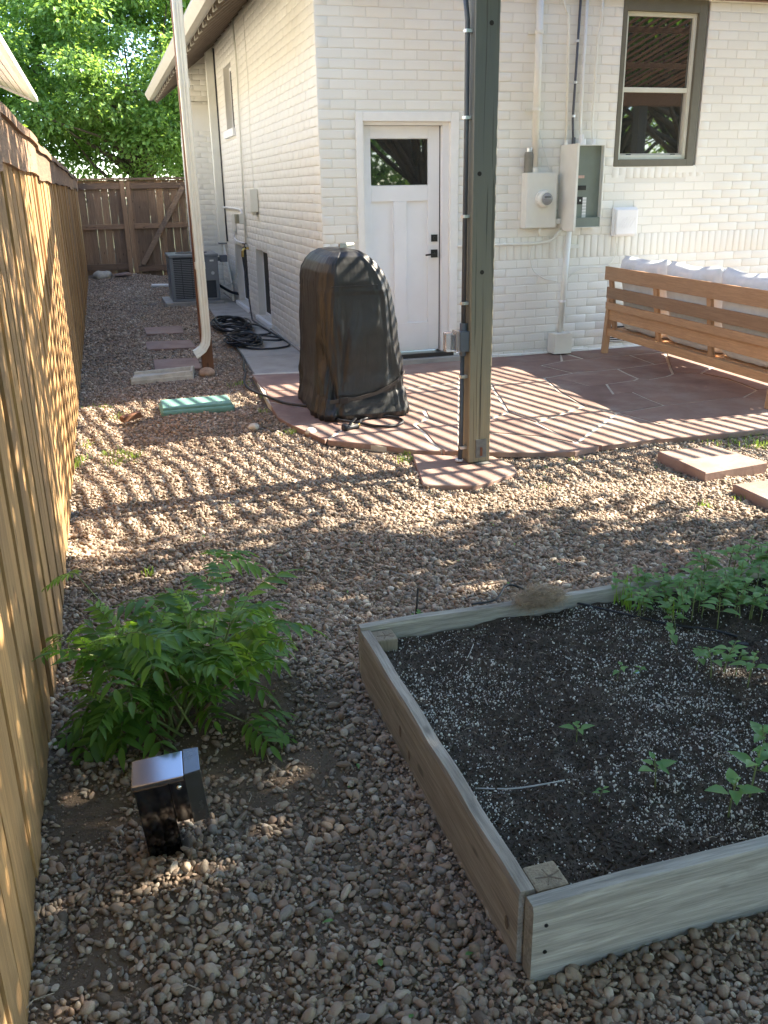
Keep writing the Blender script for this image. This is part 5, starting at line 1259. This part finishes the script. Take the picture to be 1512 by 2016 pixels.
# ------------------------------------------------------------------ bollard light
t = thing('path_light', 'leaning glossy black bollard light with a chunky lamp head by the fence', 'path light', (-1.93, -6.27, .065), rz=math.radians(-3))
rotB = Matrix.Translation((-1.93, -6.27, .065)) @ Euler((math.radians(2), math.radians(-4.5), math.radians(-3))).to_matrix().to_4x4()
def lbox(name, mat, x0_, x1_, y0_, y1_, z0_, z1_, bev=.002, par=t):
    mb = MB(); mb.box(x0_, x1_, y0_, y1_, z0_, z1_, mat=rotB); return mb.build(name, mat, par, bevel=bev)
lbox('bollard_post', M['lampblack'], -.042, .040, -.02, .075, -.03, .228, .003)
hd = lbox('lamp_head', M['lampblack'], .0405, .082, -.02, .075, .108, .228, .002)
mcap = NT('lamp_cap_sky_sheen'); mcap.col((.36, .37, .40)); mcap.rough(.13); mcap.b.inputs['Metallic'].default_value = 1.0  # same black finish as the post, colour raised to imitate reflected sky
lbox('top_cap', mcap.m, -.045, .078, -.023, .078, .2285, .243, .003)
mb = MB(); pr = [(.0785, -.023), (.118, -.018), (.118, .074), (.0785, .078)]
vs = [tuple(rotB @ Vector((x, y, z))) for z in (.098, .2455) for x, y in pr]; mb.add(vs, [(0, 3, 2, 1), (4, 5, 6, 7), (0, 1, 5, 4), (1, 2, 6, 5), (2, 3, 7, 6), (3, 0, 4, 7)])
mb.build('lamp_lens', M['lens'], t, bevel=.002)
mb = MB(); c_ = rotB @ Vector((.062, -.0235, .212)); mb.ball(c_, .0068, 12, 8, (1, .6, 1)); mb.build('screw', M['screw'], hd, smooth=True)

# ------------------------------------------------------------------ foliage builders
def leaf_cards(P, N, T, L, W, fold=.25):
    # kite shaped folded leaves: P base, T direction along the leaf, N normal
    B = np.cross(N, T); tip = P+T*L[:, None]; mid = P+T*(L*.45)[:, None]
    l = mid+B*(W/2)[:, None]+N*(W*fold)[:, None]; r = mid-B*(W/2)[:, None]+N*(W*fold)[:, None]
    n = len(P); V = np.stack([P, l, tip, r], 1).reshape(-1, 3); i = np.arange(n)*4
    return V, np.concatenate([np.stack([i, i+1, i+2], -1), np.stack([i, i+2, i+3], -1)])
def unit(v): return v/np.maximum(np.linalg.norm(v, axis=-1, keepdims=True), 1e-9)
def tree(name, label, base, trunk_h, centre, rad, nclump, nleaf, lsize, mat, seed, clump=.55, low=0.0, group=None):
    r = np.random.default_rng(seed); t = thing(name, label, 'tree', base, group)
    base = Vector(base); cc = Vector(centre); mb = MB()
    top = Vector((cc.x, cc.y, cc.z-rad[2]*.1))
    tr = [base+(top-base)*s_+Vector((r.normal()*.08, r.normal()*.08, 0))*s_ for s_ in np.linspace(0, 1, 8)]
    rr = [.26*rad[0]/4*(1-.75*s_)+.03 for s_ in np.linspace(0, 1, 8)]
    mb.tube(tr, .2, 10, radii=rr)
    d = unit(r.normal(size=(nclump, 3))); rad_ = r.uniform(.25, 1, nclump)**.5
    cl = np.array(centre)+d*rad_[:, None]*np.array(rad)
    for c_ in cl[::max(1, nclump//46)]:
        s_ = r.uniform(.3, .95); a = base+(top-base)*s_; m_ = (Vector(c_)+a)/2+Vector((0, 0, -.25)); mb.tube([a, m_, Vector(c_)], .05, 5, radii=[.055*rad[0]/4+.015, .035, .010])
    mb.build('trunk', M['bark'], t, smooth=True, fixn=False)
    ci = r.integers(0, nclump, nleaf); g_ = unit(r.normal(size=(nleaf, 3)))*(r.uniform(0, 1, nleaf)**.45)[:, None]*clump*np.array([1.25, 1.25, .62])
    sc_ = r.uniform(.6, 1.35, nclump)[ci]; P = cl[ci]+g_*sc_[:, None]
    k = P[:, 2] > low; P = P[k]; n = len(P)
    T = unit(g_[k]/clump+r.normal(size=(n, 3))*.6+np.array([0, 0, -.35])); N = unit(np.array([0, 0, 1.])+r.normal(size=(n, 3))*.45); N = unit(N-T*(N*T).sum(-1, keepdims=True))
    L = lsize*r.uniform(.7, 1.3, n); V, F_ = leaf_cards(P, N, T, L, L*.62)
    fastmesh('crown', V, F_, mat, t); return t
tree('maple_tree', 'large light green tree filling the view beyond the gate', (-1.2, 18.5, 0), 3, (.1, 18.3, 4.7), (5.9, 3.4, 3.2), 330, 105000, .135, M['leafbig'], 5, .62, low=1.2)
tree('maple_tree', 'lighter leafy tree behind the left fence, showing under the pink roof corner', (-8.5, 15.5, 0), 3, (-8.3, 15.5, 3.7), (3.4, 3.0, 2.6), 100, 30000, .13, M['leafbig'], 9, .6, low=1.0)
tree('maple_tree', 'tall darker tree rising behind the house eave', (4.5, 22, 0), 3, (3.5, 22, 6.8), (6.0, 3.5, 4.6), 150, 36000, .16, M['leafbig'], 19, .7, low=1.5)
# the trees on the sunny side of the yard that shade the foreground, and the hedge behind the viewer seen in the window
tree('shade_tree', 'shade tree standing right of the view whose crown dapples the gravel', (8.4, -6.0, 0), 3, (7.6, -6.35, 5.2), (3.3, 1.95, 1.9), 140, 23000, .12, M['leafweed'], 31, .42, group='yard trees outside the frame')
tree('shade_tree', 'slim young shade tree nearest the patio, right of the view', (5.6, -5.1, 0), 3, (5.3, -4.85, 5.0), (1.3, 1.25, 1.0), 30, 6500, .11, M['leafweed'], 35, .36, group='yard trees outside the frame')
tree('shade_tree', 'leaning unseen tree added to shade the fence side of the yard', (4.6, -8.2, 0), 3, (1.75, -5.75, 4.75), (2.0, 2.7, .75), 120, 12000, .12, M['leafweed'], 67, .40, group='yard trees outside the frame')  # unseen crown, added and shaped to shade the fence and near ground
tree('shade_tree', 'spreading unseen tree added above the viewer to dim the foreground', (-.5, -12.5, 0), 3, (.3, -9.6, 5.6), (4.6, 3.3, 1.6), 220, 50000, .13, M['leafweed'], 61, .5, group='yard trees outside the frame')  # unseen canopy, added to block sky light from the foreground
tree('shade_tree', 'shade tree farther from the house, behind and right of the viewer', (8.8, -9.6, 0), 3, (8.2, -9.2, 5.0), (3.2, 2.1, 2.1), 130, 24000, .12, M['leafweed'], 37, .42, group='yard trees outside the frame')
tree('hedge_tree', 'leafy tree behind the viewer mirrored in the window panes', (3, -15, 0), 2, (3, -15, 3.2), (5.0, 2.0, 3.0), 100, 15000, .16, M['leafbig'], 41, .6, group='trees mirrored in the windows')
tree('hedge_tree', 'second leafy tree behind the viewer, farther right, mirrored in the window', (10, -15, 0), 2, (10, -14, 3.2), (4.5, 2.2, 3.0), 90, 14000, .16, M['leafbig'], 43, .6, group='trees mirrored in the windows')
# creeper showing over the left fence
r = np.random.default_rng(77); n = 1500
P = np.stack([-2.75+r.normal(size=n)*.13, r.uniform(-4.2, -.4, n), 1.80+r.normal(size=n)*.12], -1); P[:, 2] += .16*np.sin(P[:, 1]*3)
T = unit(r.normal(size=(n, 3))+np.array([0, 0, .5])); N = unit(r.normal(size=(n, 3))*.5+np.array([0, 0, 1.])); N = unit(N-T*(N*T).sum(-1, keepdims=True)); L = r.uniform(.04, .07, n)
V, F_ = leaf_cards(P, N, T, L, L*.6); t = thing('shrub', 'yellow green shrub tips peeping over the left fence', 'shrub', (-2.75, -2.0, 0)); fastmesh('foliage', V, F_, M['leafyoung'], t)
mb = MB()
for k in range(14): y_ = -4+k*.26; mb.tube([(-2.8, y_, 0), (-2.75, y_+.1, 1.0), (-2.74, y_, 1.85)], .008, 5)
mb.build('stems', M['bark'], t)

# ------------------------------------------------------------------ pinnate weed by the fence
def leaflet(mb, p, d, nrm, L, W, droop=.25):
    p = Vector(p); d = Vector(d).normalized(); nrm = Vector(nrm); nrm = (nrm-d*nrm.dot(d)).normalized(); s_ = d.cross(nrm)
    st = [0, .18, .45, .75, 1.0]; wd = [.12, .85, 1.0, .55, .0]; vs = []
    for a, w_ in zip(st, wd):
        c_ = p+d*L*a-nrm*droop*L*a*a; vs += [c_+s_*W/2*w_+nrm*W*.16*w_, c_, c_-s_*W/2*w_+nrm*W*.16*w_]
    fs = []
    for i in range(4): fs += [(3*i, 3*i+1, 3*i+4, 3*i+3), (3*i+1, 3*i+2, 3*i+5, 3*i+4)]
    mb.add(vs, fs)
def compound(seed, L, pairs, ll, mat, name='leaf'):
    r = random.Random(seed); mb = MB(); mb.cur = 1; pts = []; 
    for i in range(9):
        s_ = i/8; pts.append(Vector((L*s_, 0, .10*L*math.sin(s_*2.2)-L*.28*s_*s_)))
    mb.tube(pts, .0014, 5, radii=[.0022*(1-.6*i/8) for i in range(9)], cap=False); mb.cur = 0
    for k in range(pairs):
        s_ = .22+.74*k/(pairs-.5); f = s_*8; i = min(int(f), 7); p = pts[i].lerp(pts[i+1], f-i); dr = (pts[i+1]-pts[i]).normalized()
        sz = ll*(.75+.5*math.sin(PI*(.25+.6*k/pairs)))*r.uniform(.88, 1.1)
        for sgn in (-1, 1):
            d = dr*r.uniform(.55, .8)+Vector((0, sgn, r.uniform(-.25, .1)))
            leaflet(mb, p, d, (0, -.1*sgn, 1), sz, sz*.34, r.uniform(.15, .45))
    leaflet(mb, pts[-1], pts[-1]-pts[-2], (0, 0, 1), ll*1.1, ll*.33, .2)
    me = bpy.data.meshes.new(name); me.from_pydata([tuple(v) for v in mb.v], [], mb.f); me.materials.append(mat); me.materials.append(M['stem']); me.polygons.foreach_set('material_index', mb.mi); me.shade_smooth(); return me
cl_ = [compound(s_, .20+.02*(s_ % 3), 4+s_ % 3, .078, M['leafweed']) for s_ in range(5)]
cy = [compound(20+s_, .17, 6, .045, M['leafyoung']) for s_ in range(3)]
weed = thing('tree_of_heaven_seedling', 'bushy clump of green pinnate leaved stems against the left fence', 'shrub', (-1.82, -5.68, .05)); weed.name = 'pinnate_shrub'
rw = random.Random(12); stem_ct = 0
for k in range(24):
    a = rw.uniform(0, 2*PI); sp_ = rw.uniform(.05, .25) if k < 15 else rw.uniform(.2, .28); h = rw.uniform(.22, .48)*(1-.45*max(0, sp_-.28)/.2); 
    bx_, by_ = -1.84+rw.uniform(-.09, .09), -5.68+rw.uniform(-.08, .08)
    tx, ty = bx_+math.cos(a)*sp_*1.12, by_+math.sin(a)*sp_*.85
    if tx < -2.19: tx = -2.19+rw.uniform(0, .05)
    pts_ = [Vector((bx_, by_, .05)), Vector((bx_+(tx-bx_)*.3, by_+(ty-by_)*.3, h*.5)), Vector((bx_+(tx-bx_)*.7, by_+(ty-by_)*.7, h*.85)), Vector((tx, ty, h))]
    mb = MB(); mb.tube(pts_, .003, 6, radii=[.0048, .004, .003, .0018]); mb.build('stem', M['stem'] if k % 3 else M['stemred'], weed, smooth=True, fixn=False)
    nl = rw.randint(5, 7)
    for q in range(nl):
        s_ = .30+.70*q/(nl-1); f = s_*3; i = min(int(f), 2); p = pts_[i].lerp(pts_[i+1], f-i)
        az = a+rw.uniform(-1.9, 1.9)+(q % 2)*1.2; young = s_ > .8 and k % 3 != 1
        me = rw.choice(cy if young else cl_); sc_ = rw.uniform(.5, .85)
        pit_ = rw.uniform(-.85, -.1)+(-.4 if young else 0)
        dx = math.cos(az)
        if p.x+dx*.2*sc_ < -2.22: az = PI-az
        inst('leaf', me, weed, tuple(p), (rw.uniform(-.35, .35), pit_, az), (sc_,)*3)
for (px_, py_, z_, az, s_) in ((250, 1395, .16, -1.75, 1.0), (215, 1420, .10, -2.2, .8), (470, 1255, .24, -.1, .85), (485, 1275, .20, -.5, .75), (480, 1420, .12, -.5, .8), (130, 1260, .3, 3.0, .7), (150, 1130, .42, 2.6, .7), (420, 1105, .36, .6, .9)):
    p = G(px_, py_, z_); b_ = Vector((-1.85, -5.68, .06)); 
    mb = MB(); mb.tube([b_, (b_+p)/2+Vector((0, 0, .06)), p], .003, 6, radii=[.0045, .0035, .002]); mb.build('stem', M['stem'], weed, smooth=True, fixn=False)
    for q in range(3): inst('leaf', rw.choice(cl_ if s_ > .7 else cy), weed, tuple(p), (rw.uniform(-.3, .3), rw.uniform(-.2, .3), az+(q-1)*.75), (s_*.85,)*3)

# ------------------------------------------------------------------ seedlings in the bed
def seedling(seed, h, nodes, ll, name='seedling', wide=.62, mat='leafseed'):
    r = random.Random(seed); mb = MB(); mb.cur = 1
    lx, ly = r.uniform(-.25, .25)*h, r.uniform(-.25, .25)*h
    f = lambda s_: Vector((lx*s_*s_, ly*s_*s_, h*s_))
    mb.tube([f(i/4) for i in range(5)], .002, 5, radii=[.0022, .002, .0018, .0015, .001], cap=False); mb.cur = 0
    for k in range(nodes):
        s_ = .5+.5*(k+.5)/nodes; p = f(s_); a0_ = r.uniform(0, PI)+k*PI/2; sz = ll*(1.15-.28*k)*r.uniform(.9, 1.1)
        for sg in (0, 1):
            a = a0_+sg*PI+r.uniform(-.2, .2); d = Vector((math.cos(a), math.sin(a), r.uniform(.15, .6))); q = p+d*sz*.22
            mb.cur = 1; mb.bar(p, q, .0014, .0014); mb.cur = 0
            leaflet(mb, q, d, (0, 0, 1), sz, sz*wide, r.uniform(.2, .6))
    me = bpy.data.meshes.new(name); me.from_pydata([tuple(v) for v in mb.v], [], mb.f); me.materials.append(M[mat]); me.materials.append(M['stem']); me.polygons.foreach_set('material_index', mb.mi); me.shade_smooth(); return me
sm_ = [seedling(s_, .075+.012*(s_ % 4), 2+s_ % 2, .042) for s_ in range(8)]
tall = [seedling(40+s_, .105, 4, .042) for s_ in range(4)]
def place(px_, py_, s_, me, label, group=None, z=.20):
    p = G(px_, py_, z); zz_ = float(hs(p.x, p.y)); o = bpy.data.objects.new('seedling', me); C.objects.link(o); o.location = (p.x, p.y, zz_-.002); o.rotation_euler = (0, 0, random.uniform(0, 6.28)); o.scale = (s_,)*3
    return tag(o, label, 'seedling', group)
rs = random.Random(5)
poly_ = [(1196, 1180), (1300, 1150), (1400, 1128), (1560, 1100), (1600, 1215), (1420, 1235), (1330, 1240), (1215, 1205)]
cnt = 0
while cnt < 92:
    px_, py_ = rs.uniform(1190, 1600), rs.uniform(1100, 1245)
    if not inpoly(np.array([px_]), np.array([py_]), poly_)[0]: continue
    big = px_ > 1330; place(px_, py_, rs.uniform(.85, 1.2)*(1.1 if big else .85), rs.choice(tall if big and rs.random() < .55 else sm_), 'small green seedling in the crowded patch along the back board', 'seedlings crowding the far corner of the bed'); cnt += 1
for (px_, py_, s_, lb) in ((1400, 1328, 1.05, 'leftmost of the clump of wide leaved seedlings in mid bed on the right'), (1425, 1322, 1.1, 'wide leaved seedling in the middle of the mid bed clump'), (1448, 1330, .9, 'wide leaved seedling at the right end of the mid bed clump'), (1320, 1268, 1.0, 'tall thin seedling just in front of the drip line'), (1372, 1315, .8, 'small seedling left of the mid bed clump'),
                           (1472, 1352, 1.1, 'spindly lone seedling near the right edge below the clump'), (1290, 1548, .95, 'lone two leaved seedling in the near right part of the bed'), (1435, 1600, 1.25, 'broad seedling at the near right edge standing in a sun fleck'), (1478, 1560, 1.3, 'largest seedling at the right edge behind the broad one'), (1500, 1500, 1.2, 'seedling cut by the right picture edge above the sun fleck'), (1135, 1455, .75, 'thin pale seedling alone in the middle of the soil'), (1215, 1335, .6, 'tiny sprout left of the pale blue flake'), (828, 1222, .6, 'tiny sprout beside the black stake in the far left corner'), (1258, 1330, .45, 'tiny sprout touching the pale blue flake'), (1180, 1575, .4, 'tiny round leaved sprout in the near soil')):
    place(px_, py_, s_, rs.choice(tall if s_ > 1.02 else sm_), lb)
# grass blades among the seedlings, tufts on the gravel
def tuft(mb, x, y, z, n_, h, sp_):
    for _ in range(n_):
        a = rs.uniform(0, 6.28); l = rs.uniform(.5, 1)*h; w_ = rs.uniform(.0015, .003); ox, oy = rs.gauss(0, sp_), rs.gauss(0, sp_); dx, dy = math.cos(a), math.sin(a); b_ = rs.uniform(.2, .9)
        p0 = Vector((x+ox, y+oy, z)); p1 = p0+Vector((dx*l*.25*b_, dy*l*.25*b_, l*.6)); p2 = p0+Vector((dx*l*.7*b_, dy*l*.7*b_, l*(1-.3*b_))); s_ = Vector((-dy, dx, 0))*w_
        mb.add([p0-s_, p0+s_, p1+s_, p1-s_, p2], [(0, 1, 2, 3), (3, 2, 4)])
mb = MB()
for (px_, py_, n_, h, sp_) in ((225, 893, 60, .06, .06), (235, 912, 50, .05, .05), (262, 900, 30, .06, .04), (175, 870, 30, .05, .05), (160, 905, 25, .07, .03), (240, 815, 50, .05, .05), (200, 798, 40, .04, .06), (150, 920, 25, .08, .02), (475, 755, 60, .05, .06), (430, 1150, 26, .07, .02), (805, 893, 60, .05, .03), (798, 905, 50, .05, .03), (570, 852, 40, .05, .03), (515, 812, 25, .05, .03), (340, 812, 20, .10, .01), (1470, 860, 90, .06, .12), (1420, 868, 60, .05, .10), (1500, 875, 70, .07, .06), (1335, 858, 25, .05, .04), (1290, 862, 16, .05, .03), (1385, 1000, 20, .06, .02), (1330, 905, 14, .05, .02), (520, 780, 20, .05, .03), (295, 1135, 12, .06, .02), (1065, 955, 18, .03, .03), (1460, 985, 16, .05, .02), (1130, 905, 12, .04, .03)):
    p = G(px_, py_); tuft(mb, p.x, p.y, float(hg(p.x, p.y)), n_, h, sp_)
o = mb.build('grass', M['grass'], fixn=False); tag(o, kind='stuff')
mb = MB()
for (px_, py_, n_) in ((1232, 1172, 10), (1310, 1200, 8), (1325, 1215, 8), (1225, 1190, 14), (1240, 1200, 10)):
    p = G(px_, py_, .20)
    for _ in range(n_):
        a = rs.uniform(0, 6.28); l = rs.uniform(.03, .08); q = p+Vector((rs.gauss(0, .012), rs.gauss(0, .012), 0)); leaflet(mb, q, (math.cos(a)*.6, math.sin(a)*.6, 1), (math.cos(a), math.sin(a), .2), l, .006, .4)
tag(mb.build('bed_grass', M['leafyoung'], fixn=False), kind='stuff')
# fallen leaves and twigs on the gravel
mb = MB()
for k in range(130):
    x, y = rs.uniform(-2.2, 1.5), rs.uniform(-7.4, -3.4)
    if x > -1.25 and -6.92 < y < -5.55: continue
    a = rs.uniform(0, 6.28); leaflet(mb, (x, y, float(hg(x, y))+.016), (math.cos(a), math.sin(a), rs.uniform(-.1, .2)), (rs.uniform(-.3, .3), 0, 1), rs.uniform(.012, .03), rs.uniform(.006, .013), .2)
tag(mb.build('fallen_leaves', M['leafseed'], fixn=False), kind='stuff')
mb = MB()
for k in range(90):
    x, y = rs.uniform(-2.2, 1.5), rs.uniform(-7.4, -3.4)
    if x > -1.27 and -6.95 < y < -5.5: continue
    a = rs.uniform(0, 6.28); L = rs.uniform(.02, .10); z = float(hg(x, y))+.018
    mb.tube([(x, y, z), (x+math.cos(a)*L/2, y+math.sin(a)*L/2, z+.006), (x+math.cos(a+.3)*L, y+math.sin(a+.3)*L, z)], .0013, 5)
tag(mb.build('fallen_twigs', M['twig'], fixn=False), kind='stuff')

# ------------------------------------------------------------------ irrigation line, stake, hair tuft, twigs
def zs2(p, e=.004): return (p.x, p.y, float(hs(p.x, p.y))+e)
pl2 = [G(*p, .2) for p in ((1000, 1182), (1060, 1188), (1150, 1196), (1250, 1218), (1330, 1232), (1400, 1242), (1452, 1252))]
kk = [zs2(p, .010) for p in pl2]; kk = [(-.83, -5.572, .262), (-.74, -5.575, .268)]+[(kk[0][0], kk[0][1]+.0, .262)]+[(kk[1][0], kk[1][1], .235)]+kk[2:]
cable('drip_line', 'black drip line running over the back board and across the bed soil', kk, .0042, M['rubber'], 'drip line')
p = G(1456, 1290, .19); t = thing('drip_fitting', 'black irrigation fitting standing in the soil at the end of the drip line', 'drip fitting', (p.x, p.y, .18))
mb = MB(); mb.tube([(p.x, p.y, .17), (p.x, p.y, .235)], .007, 10); mb.tube([(p.x-.03, p.y+.02, .228), (p.x+.02, p.y-.01, .232)], .006, 8); mb.build('fitting_body', M['rubber'], t)
a = G(818, 1222, .19); t = thing('plant_stake', 'thin black stake leaning over the far board of the bed', 'stake', tuple(a)); mb = MB(); mb.tube([(a.x, a.y, .17), (a.x+.02, a.y+.03, .30)], .004, 8); mb.build('stake_rod', M['rubber'], t)
q0 = G(718, 1298); q1 = G(612, 1412); cable('irrigation_stub', 'black irrigation tube end curving out of the gravel left of the bed', [(q0.x+.02, q0.y, .03), ((q0.x+q1.x)/2-.0, (q0.y+q1.y)/2, .035), (q1.x, q1.y, .022)], .006, M['rubber'], 'tube')
p0 = G(940, 1556, .185); p1 = G(1015, 1562, .185); p2 = G(1110, 1552, .185)
cable('twig', 'long bare pale twig lying on the near soil', [zs2(p0, .005), zs2(p1, .006), zs2(p2, .005)], .0021, simple('grey_twig', (.42, .42, .40), .8), 'twig')
p0 = G(905, 1320, .185); p1 = G(932, 1275, .185)
cable('twig', 'short white curved straw on the soil near the far left corner', [zs2(p0, .005), zs2((p0+p1)/2+Vector((.006, 0, 0)), .006), zs2(p1, .005)], .0016, simple('pale_straw', (.55, .52, .45), .8), 'twig')
p0 = G(795, 1205, .0); cable('twig', 'bent bare twig sticking up from the gravel behind the bed', [(p0.x, p0.y, .0), (p0.x-.005, p0.y, .05), (p0.x+.006, p0.y, .085)], .0018, M['twig'], 'twig')
p = G(1254, 1332, .185); mb = MB(); mb.ball(zs2(p, .004), .008, 10, 6, (1, .6, .3)); tag(mb.build('paint_flake', simple('pale_blue_flake', (.42, .62, .66), .6), smooth=True), 'pale blue flake on the dark soil', 'flake')
# hair tuft on the far board
t = thing('hair_tuft', 'fluffy tan tuft of animal hair caught on the far board of the bed', 'hair tuft', (-.58, -5.57, .25))
r = np.random.default_rng(3); n = 4200; u_ = r.normal(size=(n, 3)); u_ = unit(u_)*(r.uniform(0, 1, n)**.5)[:, None]
P = np.array([-.585, -5.60, .262])+u_*np.array([.100, .048, .036]); D = unit(r.normal(size=(n, 3))*np.array([1.2, .8, .45])+np.array([.2, 0, 0])); L = r.uniform(.015, .055, n)
S_ = unit(np.cross(D, r.normal(size=(n, 3))))*.00045; C2 = unit(r.normal(size=(n, 3)))*(L*.25)[:, None]
V = np.stack([P-S_, P+S_, P+D*(L/2)[:, None]+C2+S_, P+D*(L/2)[:, None]+C2-S_, P+D*L[:, None]+S_*.5, P+D*L[:, None]-S_*.5], 1).reshape(-1, 3); i = np.arange(n)*6
fastmesh('hair', V, np.concatenate([np.stack([i, i+1, i+2, i+3], -1), np.stack([i+3, i+2, i+4, i+5], -1)]), M['fur'], t)
mb = MB()
for q in range(7): mb.ball((-.585+(q-3)*.022, -5.60+.008*math.sin(q*2), .258), .026, 10, 7, (1, .9, .6))
mb.build('hair_core', M['fur'], t, smooth=True)
